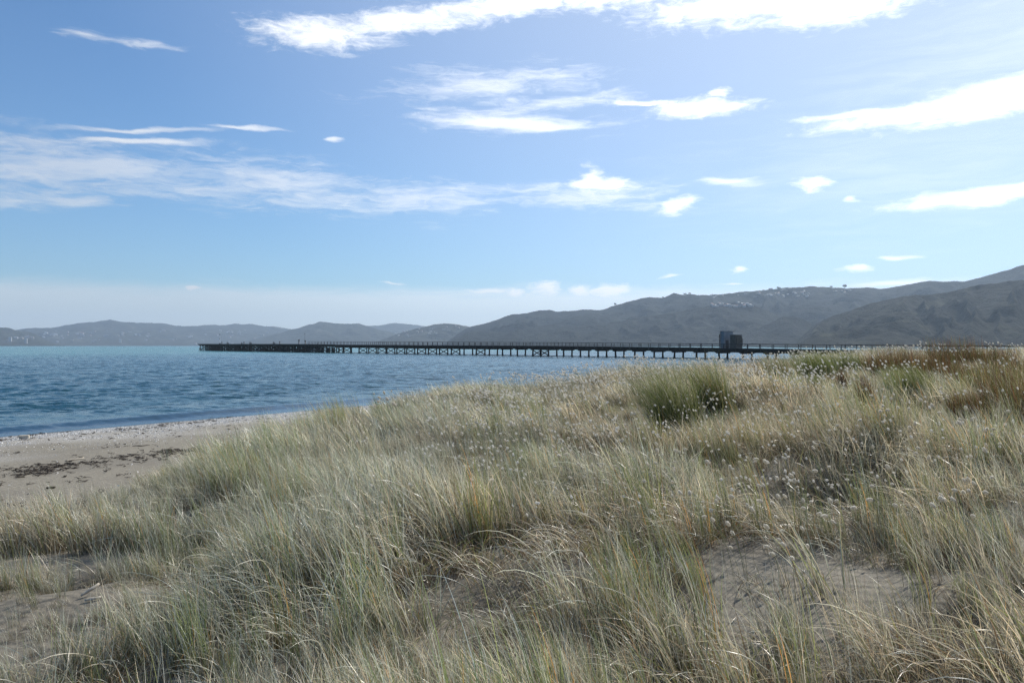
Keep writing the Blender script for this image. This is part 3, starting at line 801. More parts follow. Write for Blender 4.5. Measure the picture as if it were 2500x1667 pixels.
def blades(r, n, rad, Lr, wr_, mix, lean=(math.pi, .55), t0=(3, 28), t1=(25, 75), seg=7, wind=1.0, root_col=None):
    V = []; F = []; C = []
    for i in range(n):
        a = r.uniform(0, 2 * math.pi); q = rad * math.sqrt(r.uniform(0, 1))
        p = np.array([q * math.cos(a), q * math.sin(a), -.03]); L = r.uniform(*Lr); wd_ = r.uniform(*wr_)
        phi = r.normal(lean[0], lean[1]); ta, tb = math.radians(r.uniform(*t0)), math.radians(r.uniform(*t1))
        roll = r.uniform(0, math.pi); tw = r.uniform(-1, 1); dphi = r.normal(0, .35)
        c = pick(r, mix); cr = c * np.array((.32, .28, .22)) if root_col is None else root_col  # brownish sheaths, darkened further to paint shade into the clump bases
        b = len(V)
        for k in range(seg + 1):
            u = k / seg; th = ta + (tb - ta) * u ** 1.5; ph_ = phi + dphi * u
            d = np.array([math.sin(th) * math.cos(ph_), math.sin(th) * math.sin(ph_), math.cos(th)])
            if k: p = p + d * L / seg
            s1_ = np.cross(d, (0, 0, 1.0)); s1_ /= np.linalg.norm(s1_) + 1e-9; s2_ = np.cross(d, s1_)
            rl = roll + tw * u; sd_ = s1_ * math.cos(rl) + s2_ * math.sin(rl)
            ww = wd_ * (1 - u ** 2.2 * .93) * .5 * (0.7 + .3 * min(1, u * 5))
            nd_ = np.cross(d, sd_)
            V += [p - sd_ * ww, p + nd_ * ww * .75, p + sd_ * ww]
            cc_ = cr + (c - cr) * min(1, u * 1.9); cc_ = cc_ * (1 + .42 * u * u); C += [cc_, cc_, cc_]  # paler towards the tip, a backlit highlight put into the colour
        F += [(b + 3 * k + h, b + 3 * k + h + 1, b + 3 * k + h + 4, b + 3 * k + h + 3) for k in range(seg) for h in (0, 1)]
    return np.array(V), np.array(F), np.array(C)

def blade_mesh(name, mat, *a, **k):
    V, F, C = blades(*a, **k); me = mesh_np(name, V, F, mat, True); cattr(me, 'Col', np.clip(C, 0, 1)); return me

def scatter(name, pts, rot, scl, idx, meshes, label, attrs):
    """one 'stuff' object whose points carry copies of the given meshes"""
    src = bpy.data.collections.new(name + '_source')
    for i, me in enumerate(meshes): src.objects.link(bpy.data.objects.new('%s_%02d' % (name, i), me))
    me = bpy.data.meshes.new(name); me.vertices.add(len(pts)); me.vertices.foreach_set('co', np.asarray(pts, np.float32).ravel())
    a = me.attributes.new('rot', 'FLOAT_VECTOR', 'POINT'); a.data.foreach_set('vector', np.asarray(rot, np.float32).ravel())
    a = me.attributes.new('scl', 'FLOAT_VECTOR', 'POINT'); a.data.foreach_set('vector', np.asarray(scl, np.float32).ravel())
    a = me.attributes.new('idx', 'INT', 'POINT'); a.data.foreach_set('value', np.asarray(idx, np.int32))
    for k, v in attrs.items(): fattr(me, k, v)
    me.update()
    g = bpy.data.node_groups.new(name + '_nodes', 'GeometryNodeTree')
    g.interface.new_socket('Geometry', in_out='INPUT', socket_type='NodeSocketGeometry')
    g.interface.new_socket('Geometry', in_out='OUTPUT', socket_type='NodeSocketGeometry')
    gi = g.nodes.new('NodeGroupInput'); go = g.nodes.new('NodeGroupOutput')
    ci = g.nodes.new('GeometryNodeCollectionInfo'); ci.inputs['Collection'].default_value = src
    ci.inputs['Separate Children'].default_value = True; ci.inputs['Reset Children'].default_value = True
    ip = g.nodes.new('GeometryNodeInstanceOnPoints'); ip.inputs['Pick Instance'].default_value = True
    def na(nm, ty):
        q = g.nodes.new('GeometryNodeInputNamedAttribute'); q.data_type = ty; q.inputs[0].default_value = nm; return q.outputs[0]
    er = g.nodes.new('FunctionNodeEulerToRotation'); g.links.new(na('rot', 'FLOAT_VECTOR'), er.inputs[0])
    g.links.new(gi.outputs[0], ip.inputs['Points']); g.links.new(ci.outputs[0], ip.inputs['Instance'])
    g.links.new(na('idx', 'INT'), ip.inputs['Instance Index']); g.links.new(er.outputs[0], ip.inputs['Rotation'])
    g.links.new(na('scl', 'FLOAT_VECTOR'), ip.inputs['Scale']); g.links.new(ip.outputs[0], go.inputs[0])
    o = link(bpy.data.objects.new(name, me)); m = o.modifiers.new('scatter', 'NODES'); m.node_group = g
    if meshes[0].materials: me.materials.append(meshes[0].materials[0])
    return tag(o, label, kind='stuff')

def in_view(x, y, m=1.5):
    return (y > 1.2) & (np.abs(x) < (y + m) * 0.72 + m)

def field(n_per_m2, ymax=46, xmin=-9, xmax=34):
    A = (xmax - xmin) * (ymax - 1.0); n = int(A * n_per_m2)
    x = rng.uniform(xmin, xmax, n); y = rng.uniform(1.0, ymax, n)
    k = in_view(x, y); x, y = x[k], y[k]
    z, ds, s = ground_z(x, y, True)
    return x, y, z, ds, s

def bare(x, y):
    """1 on the open sand patches inside the grass"""
    m = np.zeros_like(x)
    for cx, cy_, a, b, rt, st in BARE:
        c, sn = math.cos(rt), math.sin(rt); u = ((x - cx) * c + (y - cy_) * sn) / a; v = (-(x - cx) * sn + (y - cy_) * c) / b
        e = (fbm(x / .5, y / .5, 3, 55) - .5) * .9
        m = np.maximum(m, st * (1 - sst(np.hypot(u, v) + e, .65, 1.15)))
    return m
def gp(px, py): x, y, z, ok = march(px, py); return float(x[0]), float(y[0])
_b1, _b2, _b3, _b4 = gp(90, 1408), gp(1960, 1430), gp(930, 1530), gp(60, 1600)
BARE = [(_b1[0] - .9, _b1[1], 2.6, .72, .1, 1.0), (_b2[0], _b2[1] - .2, .95, .62, 0, .95), (-4.9, 6.5, 2.4, .9, .1, .7), (_b3[0], _b3[1], .8, .5, 0, .4), (_b4[0], _b4[1], .7, .4, .2, .75),
        (gp(1500, 1600)[0], gp(1500, 1600)[1], .5, .3, 0, .4), (gp(2080, 1190)[0], gp(2080, 1190)[1], .9, .5, 0, .3)]

_v = lit * 0.9 * (1 - bare(gx, gy) * (gy > 0) * (np.hypot(gx, gy) < 15))
gme.attributes['litter'].data.foreach_set('value', np.asarray(_v, np.float32))

def rsel(*arrs, k): return [a[k] for a in arrs]

NV = 14
r0 = np.random.default_rng(3)
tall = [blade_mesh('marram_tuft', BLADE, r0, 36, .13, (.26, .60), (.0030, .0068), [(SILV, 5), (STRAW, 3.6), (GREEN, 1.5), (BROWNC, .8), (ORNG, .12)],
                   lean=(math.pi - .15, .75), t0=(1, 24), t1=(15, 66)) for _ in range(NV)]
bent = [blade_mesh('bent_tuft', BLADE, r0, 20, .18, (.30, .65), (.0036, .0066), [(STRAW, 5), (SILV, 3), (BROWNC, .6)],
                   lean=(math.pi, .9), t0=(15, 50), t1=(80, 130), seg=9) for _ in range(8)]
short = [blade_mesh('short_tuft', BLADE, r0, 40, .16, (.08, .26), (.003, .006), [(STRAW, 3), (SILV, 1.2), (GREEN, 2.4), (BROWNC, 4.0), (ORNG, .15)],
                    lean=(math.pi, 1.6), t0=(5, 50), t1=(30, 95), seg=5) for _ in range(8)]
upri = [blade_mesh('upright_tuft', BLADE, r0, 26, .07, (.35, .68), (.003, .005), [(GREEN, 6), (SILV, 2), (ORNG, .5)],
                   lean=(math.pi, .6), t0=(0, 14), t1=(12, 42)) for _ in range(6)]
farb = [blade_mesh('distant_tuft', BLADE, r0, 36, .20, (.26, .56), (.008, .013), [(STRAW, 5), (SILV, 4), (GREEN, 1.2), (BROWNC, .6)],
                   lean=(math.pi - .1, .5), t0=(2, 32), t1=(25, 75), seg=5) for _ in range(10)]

def lay(name, meshes, dens, label, smin=-.25, smax_soft=.5, rotr=.45, sc=(.8, 1.15), rng_y=(1.0, 12), cut=(.30, .46), seed=1, barek=1.0, bright=(0.2, 1.0), edge_scale=True, gate=None):
    x, y, z, ds, s = field(dens, ymax=rng_y[1])
    d = fbm(x / 1.1, y / 1.1, 3, seed); keep = rng.uniform(0, 1, len(x))
    pr = sst(s + (fbm(x / 2, y / 2, 2, 91) - .5) * 1.6, smin, smax_soft) * sst(d, *cut) * (1 - barek * bare(x, y)) * sst(y, rng_y[0] - .6, rng_y[0] + .2)
    if gate is not None: pr = pr * gate(x, y)
    k = keep < pr; x, y, z, s = rsel(x, y, z, s, k=k); n = len(x)
    rot = np.stack([rng.normal(0, .07, n), rng.normal(0, .07, n), rng.normal(0, rotr, n) + (fbm(x / 2.5, y / 2.5, 2, 40) - .5) * 1.5], 1)
    sc_ = rng.uniform(sc[0], sc[1], n) * (.55 + .75 * sst(fbm(x / 1.3, y / 1.3, 2, 44), .25, .75))
    tint = np.clip(.22 + .32 * sst(x, -4, 5) + (fbm(x / 1.6, y / 1.6, 3, 66) - .5) * 1.3 + rng.normal(0, .12, n), 0, 1)
    br = np.clip(rng.normal(.5, .22, n) + (fbm(x / 1.2, y / 1.2, 2, 68) - .5) * .6, bright[0], bright[1])
    sc_ = sc_ * (1 - .5 * sst(-x, 2.0, 3.4) * sst(y, 4.9, 5.6) * (1 - sst(y, 7.3, 8.2)))
    sc_ = sc_ * (1 - .45 * np.exp(-((x - 1.65) / .75) ** 2 - ((y - 4.05) / .5) ** 2))
    scl = np.stack([sc_, sc_, sc_], 1)
    print(name, n)
    return scatter(name, np.stack([x, y, z], 1), rot, scl, rng.integers(0, len(meshes), n), meshes, label, {'tint': tint, 'bright': br})

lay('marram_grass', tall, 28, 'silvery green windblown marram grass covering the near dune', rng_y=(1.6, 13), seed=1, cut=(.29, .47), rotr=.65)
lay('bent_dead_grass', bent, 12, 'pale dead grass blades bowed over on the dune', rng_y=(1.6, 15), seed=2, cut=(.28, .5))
lay('low_grass', short, 34, 'short tangled straw and green grass at the base of the marram', rng_y=(1.6, 15), seed=3, cut=(.05, .2), rotr=3.0, bright=(0.0, .22))  # dimmed by colour to imitate shadow in the gaps
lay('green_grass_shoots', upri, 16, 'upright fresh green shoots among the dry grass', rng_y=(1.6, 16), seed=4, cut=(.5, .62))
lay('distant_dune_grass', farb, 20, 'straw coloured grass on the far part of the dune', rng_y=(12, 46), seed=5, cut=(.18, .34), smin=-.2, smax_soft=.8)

# ------------------------------------------------------------------ tussocks and rushes, one by one
def tussock(name, px, py, lift_top, n, rad, L, wdt, mix, lean, t0, t1, label, cat, group=None, seed=1, Y=None, mat=None, root=None, sink=0.0):
    r = np.random.default_rng(seed)
    if Y is None: x, y, z, ok = march(px, py); x, y, z = float(x[0]), float(y[0]), float(z[0])
    else: y = Y; x = (px - CX) / FPX * Y; z = float(ground_z(np.array([x]), np.array([y]))[0])
    root_o = empty(name, (x, y, z - sink)); tag(root_o, label, cat, group)
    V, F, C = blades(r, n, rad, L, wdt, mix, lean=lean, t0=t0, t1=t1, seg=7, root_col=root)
    me = mesh_np('blades', V, F, mat or RUSH, True); cattr(me, 'Col', np.clip(C, 0, 1))
    o = link(bpy.data.objects.new('blades', me), root_o); o['kind'] = 'stuff'
    return root_o

TG = np.array([(0.18, 0.205, 0.055), (0.24, 0.25, 0.075), (0.30, 0.29, 0.12), (0.13, 0.16, 0.045)])
TB = np.array([(0.18, 0.075, 0.04), (0.22, 0.095, 0.045), (0.10, 0.055, 0.035), (0.14, 0.085, 0.04)])
TD = np.array([(0.07, 0.09, 0.035), (0.09, 0.10, 0.04)])
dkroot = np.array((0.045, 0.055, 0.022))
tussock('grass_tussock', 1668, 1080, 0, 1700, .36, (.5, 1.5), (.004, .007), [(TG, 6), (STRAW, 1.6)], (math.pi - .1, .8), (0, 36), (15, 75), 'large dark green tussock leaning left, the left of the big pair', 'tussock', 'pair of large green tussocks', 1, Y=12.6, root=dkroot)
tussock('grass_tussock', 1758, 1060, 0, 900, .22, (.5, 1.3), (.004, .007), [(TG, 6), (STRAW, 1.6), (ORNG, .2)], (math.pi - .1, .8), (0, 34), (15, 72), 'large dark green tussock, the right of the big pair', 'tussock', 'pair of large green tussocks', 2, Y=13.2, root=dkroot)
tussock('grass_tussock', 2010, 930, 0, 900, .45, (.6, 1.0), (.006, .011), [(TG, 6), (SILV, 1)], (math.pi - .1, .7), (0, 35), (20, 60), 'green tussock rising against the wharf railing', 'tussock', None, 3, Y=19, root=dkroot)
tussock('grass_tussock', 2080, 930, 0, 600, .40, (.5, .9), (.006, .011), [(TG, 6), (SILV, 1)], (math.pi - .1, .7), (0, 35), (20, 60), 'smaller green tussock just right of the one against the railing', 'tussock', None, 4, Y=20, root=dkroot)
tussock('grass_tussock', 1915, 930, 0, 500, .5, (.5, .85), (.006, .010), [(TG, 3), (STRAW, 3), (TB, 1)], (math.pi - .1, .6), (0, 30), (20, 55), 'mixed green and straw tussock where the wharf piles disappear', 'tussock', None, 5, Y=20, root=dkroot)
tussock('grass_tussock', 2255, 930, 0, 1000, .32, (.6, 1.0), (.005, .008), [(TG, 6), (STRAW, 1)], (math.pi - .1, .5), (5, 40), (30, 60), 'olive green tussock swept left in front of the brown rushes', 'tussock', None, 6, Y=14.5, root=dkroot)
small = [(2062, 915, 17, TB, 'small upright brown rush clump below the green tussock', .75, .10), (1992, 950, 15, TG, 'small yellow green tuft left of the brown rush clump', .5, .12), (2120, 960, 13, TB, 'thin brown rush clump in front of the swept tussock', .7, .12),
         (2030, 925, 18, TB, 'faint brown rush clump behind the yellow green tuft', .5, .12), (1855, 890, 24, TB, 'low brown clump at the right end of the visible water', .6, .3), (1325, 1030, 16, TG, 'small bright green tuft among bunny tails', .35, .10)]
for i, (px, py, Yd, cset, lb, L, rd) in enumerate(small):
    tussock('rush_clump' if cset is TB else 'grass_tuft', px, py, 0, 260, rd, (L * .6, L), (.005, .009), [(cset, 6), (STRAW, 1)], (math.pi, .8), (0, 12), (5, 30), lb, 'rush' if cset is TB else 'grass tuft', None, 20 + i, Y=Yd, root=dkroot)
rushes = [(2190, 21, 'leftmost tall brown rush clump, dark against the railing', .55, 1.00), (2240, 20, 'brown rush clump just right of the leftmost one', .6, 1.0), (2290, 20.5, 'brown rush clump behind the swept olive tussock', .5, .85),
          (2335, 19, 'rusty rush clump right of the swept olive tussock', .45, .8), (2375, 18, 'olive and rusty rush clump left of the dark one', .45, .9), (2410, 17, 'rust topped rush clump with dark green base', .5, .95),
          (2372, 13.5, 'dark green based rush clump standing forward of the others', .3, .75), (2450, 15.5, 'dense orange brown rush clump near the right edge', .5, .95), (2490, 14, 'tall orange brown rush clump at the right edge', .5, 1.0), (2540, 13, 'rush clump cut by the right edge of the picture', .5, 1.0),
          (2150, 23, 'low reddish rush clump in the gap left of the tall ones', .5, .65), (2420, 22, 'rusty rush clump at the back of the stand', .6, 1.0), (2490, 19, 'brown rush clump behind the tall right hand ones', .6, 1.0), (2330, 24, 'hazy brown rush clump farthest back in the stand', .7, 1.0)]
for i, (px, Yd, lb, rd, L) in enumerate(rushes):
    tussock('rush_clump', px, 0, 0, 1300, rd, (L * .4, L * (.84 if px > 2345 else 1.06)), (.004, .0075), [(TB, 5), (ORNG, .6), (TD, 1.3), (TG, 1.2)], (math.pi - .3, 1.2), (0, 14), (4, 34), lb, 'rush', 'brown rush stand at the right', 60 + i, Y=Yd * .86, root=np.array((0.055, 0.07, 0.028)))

# ------------------------------------------------------------------ bunny tail grass
def m_fluff():
    m, t, out = material('fluffy_seed_head')
    c = t.attr('Col', out='Color')
    p = t.new('ShaderNodeBsdfPrincipled'); t.put(p.inputs['Base Color'], c); p.inputs['Roughness'].default_value = .7
    tr = t.new('ShaderNodeBsdfTranslucent'); t.put(tr.inputs[0], c)
    mx = t.new('ShaderNodeMixShader'); mx.inputs[0].default_value = .62
    t.l.new(p.outputs[0], mx.inputs[1]); t.l.new(tr.outputs[0], mx.inputs[2]); t.l.new(mx.outputs[0], out.inputs[0])
    return m
FLUFF = m_fluff()
def bunny(seed, L=.46, nh=170):
    """(stem mesh, head mesh): a thin bowed stem with a furry egg-shaped head nodding at its tip"""
    r = np.random.default_rng(seed)
    lean = math.radians(r.uniform(8, 30)); phi = math.pi + r.normal(0, .5); pts = []; p = np.array([0, 0, -.03])
    for k in range(7):
        th = lean * (.3 + k / 6) + (.25 if k == 6 else 0); d = np.array([math.sin(th) * math.cos(phi), math.sin(th) * math.sin(phi), math.cos(th)])
        pts.append(p.copy()); p = p + d * L / 6
    sm = MB().tube([tuple(q) for q in pts], [.0011] * 7, 4).mesh('stem', BLADE)
    cattr(sm, 'Col', np.tile((.34, .32, .2), (len(sm.vertices), 1)))
    tip = pts[-1]; nod = r.uniform(-.2, 1.2); th = lean + nod
    ax = np.array([math.sin(th) * math.cos(phi), math.sin(th) * math.sin(phi), math.cos(th)])
    s1_ = np.cross(ax, (0.1, 1, 0)); s1_ /= np.linalg.norm(s1_); s2_ = np.cross(ax, s1_)
    hl, hr = r.uniform(.0130, .0185), r.uniform(.0076, .0098); c = tip + ax * hl * .92
    V = []; F = []; C = []
    nu, nv = 6, 8
    for i in range(nu + 1):
        a = math.pi * i / nu
        for j in range(nv):
            b = 2 * math.pi * j / nv; rr_ = math.sin(a) * hr * (1.08 - .2 * math.cos(a) * -1 * .5)
            V.append(c + ax * (-math.cos(a)) * hl + (s1_ * math.cos(b) + s2_ * math.sin(b)) * rr_); C.append((.68, .63, .53))
    for i in range(nu):
        for j in range(nv):
            F.append((i * nv + j, i * nv + (j + 1) % nv, (i + 1) * nv + (j + 1) % nv, (i + 1) * nv + j))
    for k in range(nh):
        a = math.acos(r.uniform(-1, 1)); b = r.uniform(0, 2 * math.pi); rad = s1_ * math.cos(b) + s2_ * math.sin(b)
        q = c + ax * (-math.cos(a)) * hl * .9 + rad * math.sin(a) * hr * .85
        d = rad * math.sin(a) * .9 + ax * (.55 - .5 * math.cos(a)); d /= np.linalg.norm(d); ln = r.uniform(.004, .0075)
        sd_ = np.cross(d, r.normal(0, 1, 3)); sd_ /= np.linalg.norm(sd_); b0 = len(V)
        V += [q - sd_ * .0009, q + sd_ * .0009, q + d * ln]; F.append((b0, b0 + 1, b0 + 2)); C += [(.88, .84, .75)] * 3
    hm = mesh_np('seed_head', V, F, FLUFF, True); cattr(hm, 'Col', np.array(C))
    return sm, hm
BUN = [bunny(300 + i) for i in range(10)]
# clusters in photo pixels: x range, y range, count, label, size
CL = [((930, 1010), (955, 1000), 10, 'dark bunny tail head against the water left on the crest', 'bunny tails at the left crest', 1.0),
      ((1190, 1270), (925, 975), 14, 'bunny tail seed head in the tuft poking over the crest left of centre', 'bunny tails on the central crest', 1.0),
      ((1370, 1430), (900, 945), 18, 'bunny tail seed head in the tall cluster on the skyline of the dune', 'bunny tails on the skyline', 1.0),
      ((1535, 1570), (885, 930), 10, 'bunny tail seed head in the cluster left of the big green tussocks', 'bunny tails left of the tussocks', 1.0),
      ((1130, 1420), (985, 1080), 50, 'fluffy pale bunny tail head in the thick middle patch', 'bunny tails in the middle patch', 1.0),
      ((1380, 1640), (1030, 1180), 60, 'fluffy pale bunny tail head in the patch below the left green tussock', 'bunny tails below the green tussock', 1.05),
      ((1600, 2060), (1085, 1250), 44, 'larger rim lit bunny tail head in the cluster right of centre', 'larger bunny tails right of centre', 1.25),
      ((1760, 2100), (1180, 1340), 24, 'bunny tail head beside the dark hollow at the right', 'bunny tails beside the dark hollow', 1.2),
      ((2080, 2500), (960, 1120), 40, 'bunny tail head in front of the brown rushes', 'bunny tails in front of the rushes', 1.15),
      ((2080, 2500), (1120, 1260), 22, 'bunny tail head low at the right of the dune', 'bunny tails low at the right', 1.25)]
def plant_bunny(px, py, label, group, sc, hgt=.45):
    x, y, z, ok = march(px, py, hgt * sc * .95)
    sc = sc * (.80 + .85 * min(max((float(y[0]) - 5) / 12, 0), 1))
    x, y, z, ok = march(px, py, hgt * sc * .95)
    if not ok[0] or y[0] < 2: return
    k = random.randrange(len(BUN)); e = empty('bunny_tail', (float(x[0]), float(y[0]), float(z[0])), random.gauss(0, .5)); e.scale = (sc, sc, sc)
    tag(e, label, 'bunny tail grass', group)
    for me, nm in zip(BUN[k], ('stem', 'seed_head')): link(bpy.data.objects.new(nm, me), e)
for (xr, yr, n, lb, gr, sc) in CL:
    for _ in range(n):
        qx, qy = random.uniform(*xr), random.uniform(*yr)
        plant_bunny(qx, qy, lb + where(qx, qy, xr, yr), gr, sc * random.uniform(.9, 1.25))
for px, py, lb, sc in ((2414, 1037, 'largest bunny tail head, standing alone near the right edge', 2.1), (1948, 1332, 'upper white bunny tail head of the trio above the bare sand', 1.4), (1946, 1341, 'middle white bunny tail head of the trio above the bare sand', 1.5),
                       (1927, 1355, 'lowest white bunny tail head of the trio above the bare sand', 1.4), (1408, 1315, 'single round white bunny tail head in the central green grass', 1.5), (1448, 1368, 'small white bunny tail head below the single round one', 1.2),
                       (2368, 1230, 'pale oval bunny tail head at the lower right of the field', 1.6), (1927, 1130, 'upright oval bunny tail head above the dark hollow', 1.6)):
    plant_bunny(px, py, lb, None, sc)
# the rest of them, past counting
bm_ = []
for sm, hm in BUN[:6]:
    nv = len(sm.vertices); V = np.empty((nv + len(hm.vertices), 3), np.float32)
    a = np.empty(nv * 3, np.float32); sm.vertices.foreach_get('co', a); b = np.empty(len(hm.vertices) * 3, np.float32); hm.vertices.foreach_get('co', b)
    V[:nv] = a.reshape(-1, 3); V[nv:] = b.reshape(-1, 3)
    F = [tuple(p.vertices) for p in sm.polygons] + [tuple(q + nv for q in p.vertices) for p in hm.polygons]
    me = mesh_np('bunny_tail', V, F, FLUFF, True); C = np.empty((len(V), 3)); C[:nv] = (.34, .32, .2); C[nv:] = (.86, .83, .76); cattr(me, 'Col', C); bm_.append(me)
x, y, z, ds, s = field(42, ymax=34)
pr = sst(s, 1.5, 4) * sst(fbm(x / 1.6, y / 1.6, 3, 123), .36, .58) * sst(x, -3.5, 0.5) * sst(y, 5, 8) * (1 - bare(x, y))
k = rng.uniform(0, 1, len(x)) < pr * (.22 + .5 * sst(x, -2.5, 0) * (1 - sst(x, 4, 7))); x, y, z = x[k], y[k], z[k]; n = len(x); print('bunny stuff', n)
scatter('bunny_tail_drift', np.stack([x, y, z], 1), np.stack([np.zeros(n), np.zeros(n), rng.normal(0, .6, n)], 1), np.repeat((rng.uniform(.7, 1.05, n) * (.95 + .75 * np.clip((y - 6) / 12, 0, 1)))[:, None], 3, 1), rng.integers(0, 6, n), bm_,
        'countless small pale bunny tail heads scattered through the dune grass', {'tint': rng.uniform(0, 1, n), 'bright': rng.uniform(0, 1, n)})

# ------------------------------------------------------------------ beach litter
def shell_mesh(seed, s_=1.0):
    r = random.Random(seed); V = [(0, 0, .35 * s_)]; n = 7
    for i in range(n): a = 2 * math.pi * i / n; q = s_ * r.uniform(.8, 1.15); V.append((q * math.cos(a), .7 * q * math.sin(a), 0))
    return mesh_np('shell', [tuple(c * .014 for c in v) for v in V], [(0, 1 + i, 1 + (i + 1) % n) for i in range(n)], SHELL, False)
n0 = 220000
u = rng.uniform(-34, 60, n0); dsr = np.abs(rng.exponential(2.4, n0)) + .35
sdir = np.array([.562, .827]); snor = np.array([.827, -.562])
x = -16.8 + sdir[0] * u + snor[0] * dsr; y = 26.1 + sdir[1] * u + snor[1] * dsr
z, ds, s = ground_z(x, y, True)
pat = sst(fbm(x / 1.6, y / 1.6, 3, 12) + .10 * (ds < 4), .40, .56)
k = (s < .2) & (y > 4) & in_view(x, y, 3) & (rng.uniform(0, 1, n0) < np.clip(pat + .12, 0, 1)) & (ds < 16) & (ds > .3)
x, y, z = x[k], y[k], z[k]; n = len(x); print('shells', n)
scatter('shell_drift', np.stack([x, y, z + .004], 1), np.stack([rng.normal(0, .5, n), rng.normal(0, .5, n), rng.uniform(0, 6.3, n)], 1), np.repeat(rng.lognormal(-.15, .38, n)[:, None], 3, 1),
        rng.integers(0, 4, n), [shell_mesh(i) for i in range(4)], 'white broken shells washed up in a band along the waterline', {'tint': np.zeros(n), 'bright': np.zeros(n)})

def weed_mesh(seed):
    r = random.Random(seed); b = MB()
    for i in range(r.randint(3, 7)):
        a = r.uniform(0, 6.3) if r.random() < .5 else r.gauss(.95, .35); L = r.uniform(.04, .16); x0, y0 = r.uniform(-.06, .06), r.uniform(-.06, .06)
        p = []; 
        for k in range(4): p.append((x0 + math.cos(a + .3 * k) * L * k / 3, y0 + math.sin(a + .3 * k) * L * k / 3, .008 + r.uniform(0, .035)))
        b.tube(p, [.003, .006, .005, .002], 4)
    return b.mesh('weed', WEED)
n0 = 30000
u = rng.uniform(-34, 30, n0); m = rng.uniform(0, 1, n0)
dsr = np.where(m < .50, rng.normal(11.7, .45, n0), np.where(m < .8, 11.5 + np.abs(rng.normal(0, 3.4, n0)), np.where(m < .92, rng.uniform(.4, 3.0, n0), rng.uniform(2, 11, n0))))
x = -16.8 + sdir[0] * u + snor[0] * dsr; y = 26.1 + sdir[1] * u + snor[1] * dsr
z, ds, s = ground_z(x, y, True)
pat = sst(fbm(x / .9, y / .9, 3, 14), .40, .66)
k = (s < .5) & (y > 4) & in_view(x, y, 3) & (rng.uniform(0, 1, n0) < np.clip(pat + .03 + .25 * (m < .5), 0, 1)) & (rng.uniform(0, 1, n0) < .55)
x, y, z = x[k], y[k], z[k]; n = len(x); print('weed', n)
scatter('seaweed_wrack', np.stack([x, y, z], 1), np.stack([rng.normal(0, .1, n), rng.normal(0, .1, n), rng.normal(0, .7, n)], 1), np.repeat(rng.uniform(.35, 1.1, n)[:, None], 3, 1),
        rng.integers(0, 8, n), [weed_mesh(i) for i in range(8)], 'dark dried seaweed strewn along the tide line on the sand', {'tint': np.zeros(n), 'bright': np.zeros(n)})

def stick(px, py, L, r1, rz, label, tilt=.04, mat=DRIFT, name='driftwood_stick', bendy=.04, cat='driftwood'):
    x, y, z, ok = march(px, py); b = MB(); rr_ = random.Random(int(px)); pts = []; rad = []
    for k in range(7):
        u_ = k / 6 - .5; pts.append((u_ * L, bendy * L * math.sin(k * 1.3) * .5, r1 * .8 + tilt * (u_ + .5) * L + rr_.uniform(-.1, .1) * r1)); rad.append(r1 * (1 - .35 * abs(u_) * 2) * rr_.uniform(.85, 1.15))
    b.tube(pts, rad, 8); o = b.build(name, mat, None, True); o.location = (float(x[0]), float(y[0]), float(z[0])); o.rotation_euler = (0, 0, rz)
    return tag(o, label, cat)
stick(183, 1124, .42, .016, 1.0, 'bleached straight stick lying on the dark wrack line')
stick(345, 1089, .40, .012, .3, 'dark bent branch on the clean sand below the shell band', mat=WEED, bendy=.3, name='bent_branch')
stick(100, 1158, .5, .010, -.25, 'thin dark stalk in front of the wrack line', mat=WEED, bendy=.1, name='bent_branch')
stick(125, 1194, .14, .022, .5, 'dark lump of kelp on the bare sand', mat=WEED, name='kelp_lump', cat='seaweed')
stick(222, 1452, .14, .016, .8, 'broken white stick tilted in the litter at the lower left', tilt=.5)
stick(228, 1468, .12, .014, .3, 'short white stick fragment under the tilted one at the lower left', tilt=.1)
x, y, z, ok = march(60, 1070)
b = MB(); L = .62
ring = []
for k, (xx, sc) in enumerate(((-.31, .6), (-.29, 1), (-.1, 1.05), (.12, .95), (.27, 1.0), (.31, .7))):
    for j, (a_, b_) in enumerate(((-1, -.75), (1, -.8), (1.05, .7), (.3, 1.0), (-.95, .8))):
        b.v.append((xx, a_ * .12 * sc, .09 + b_ * .10 * sc))
for k in range(5):
    for j in range(5): a_ = k * 5 + j; c_ = k * 5 + (j + 1) % 5; b.f.append((a_, c_, c_ + 5, a_ + 5))
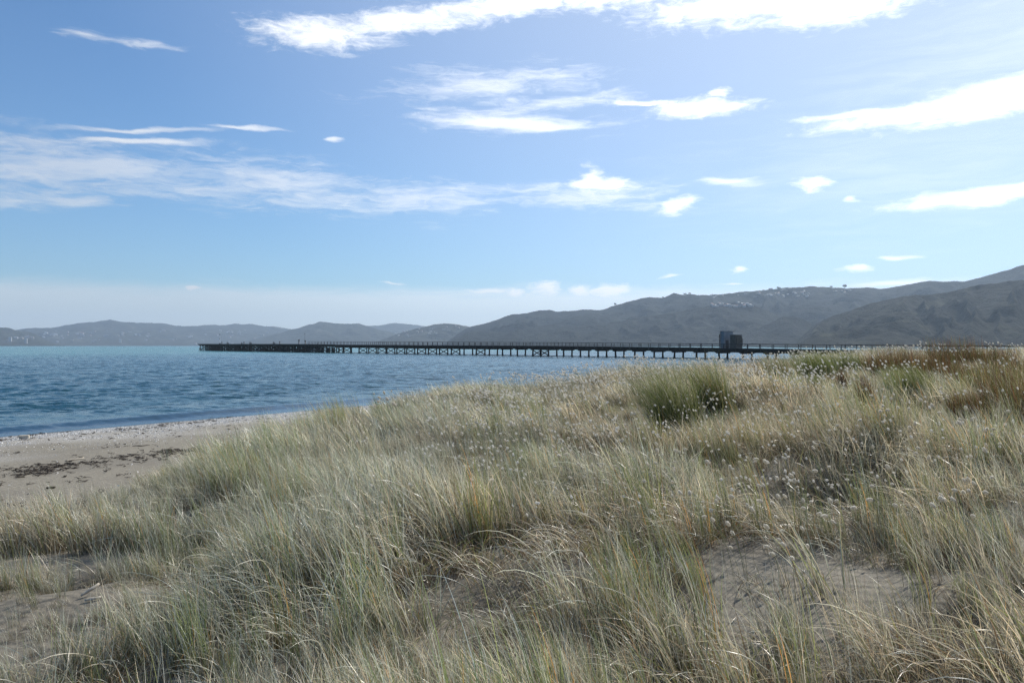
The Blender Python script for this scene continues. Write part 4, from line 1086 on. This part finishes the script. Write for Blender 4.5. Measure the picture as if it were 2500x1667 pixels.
b.f += [(4, 3, 2, 1, 0), (25, 26, 27, 28, 29)]
o = b.build('driftwood_log', DRIFT); o.location = (float(x[0]), float(y[0]), float(z[0])); o.rotation_euler = (0, 0, .25)
tag(o, 'short pale block of driftwood at the water edge on the left', 'driftwood')
o.scale = (.46, .5, .55)

# small green weeds
SPG = m_simple('spurge_leaf', (0.13, 0.20, 0.05), (0.20, 0.28, 0.08), 12, .5, .4)
def spurge(px, py, hgt, label, seed):
    r = random.Random(seed); x, y, z, ok = march(px, py)
    e = empty('sea_spurge', (float(x[0]), float(y[0]), float(z[0]))); tag(e, label, 'plant')
    for i in range(6):
        a = i * 1.05 + r.uniform(-.2, .2); h = hgt * r.uniform(.7, 1.1); tx, ty = math.cos(a) * .07, math.sin(a) * .07
        MB().tube([(tx * .2, ty * .2, -.02), (tx * .7, ty * .7, h * .5), (tx, ty, h)], [.003, .0028, .002], 5).build('stem', SPG, e)
        b = MB()
        for k in range(26):
            u_ = .25 + .75 * k / 26; c = Vector((tx * u_, ty * u_, h * u_)); q = k * 2.4; d = Vector((math.cos(q), math.sin(q), .6)).normalized(); sd_ = d.cross(Vector((0, 0, 1))).normalized() * .005
            b.add([c, c + d * .014 + sd_, c + d * .030, c + d * .014 - sd_], [(0, 1, 2, 3)])
        b.build('leaves', SPG, e)['kind'] = 'stuff'
spurge(1740, 1060, .38, 'bright green leafy weed below the gap between the green tussocks', 1)
spurge(1768, 1050, .32, 'second green leafy weed right under the right green tussock', 2)
spurge(1325, 1035, .30, 'light green leafy weed in the middle of the bunny tail patch', 3)

# ------------------------------------------------------------------ air
m, t, out = material('haze_air')
v = t.new('ShaderNodeVolumePrincipled'); v.inputs['Color'].default_value = (0.64, 0.81, 1.0, 1); v.inputs['Density'].default_value = 0.000088; v.inputs['Anisotropy'].default_value = 0.25
t.l.new(v.outputs[0], out.inputs['Volume'])
HZ = 460
hb = MB().box(0, 0, (HZ - 4) / 2, 24400, 24400, HZ + 4).build('haze', m); tag(hb, 'thin pale sea haze over the harbour', kind='stuff')
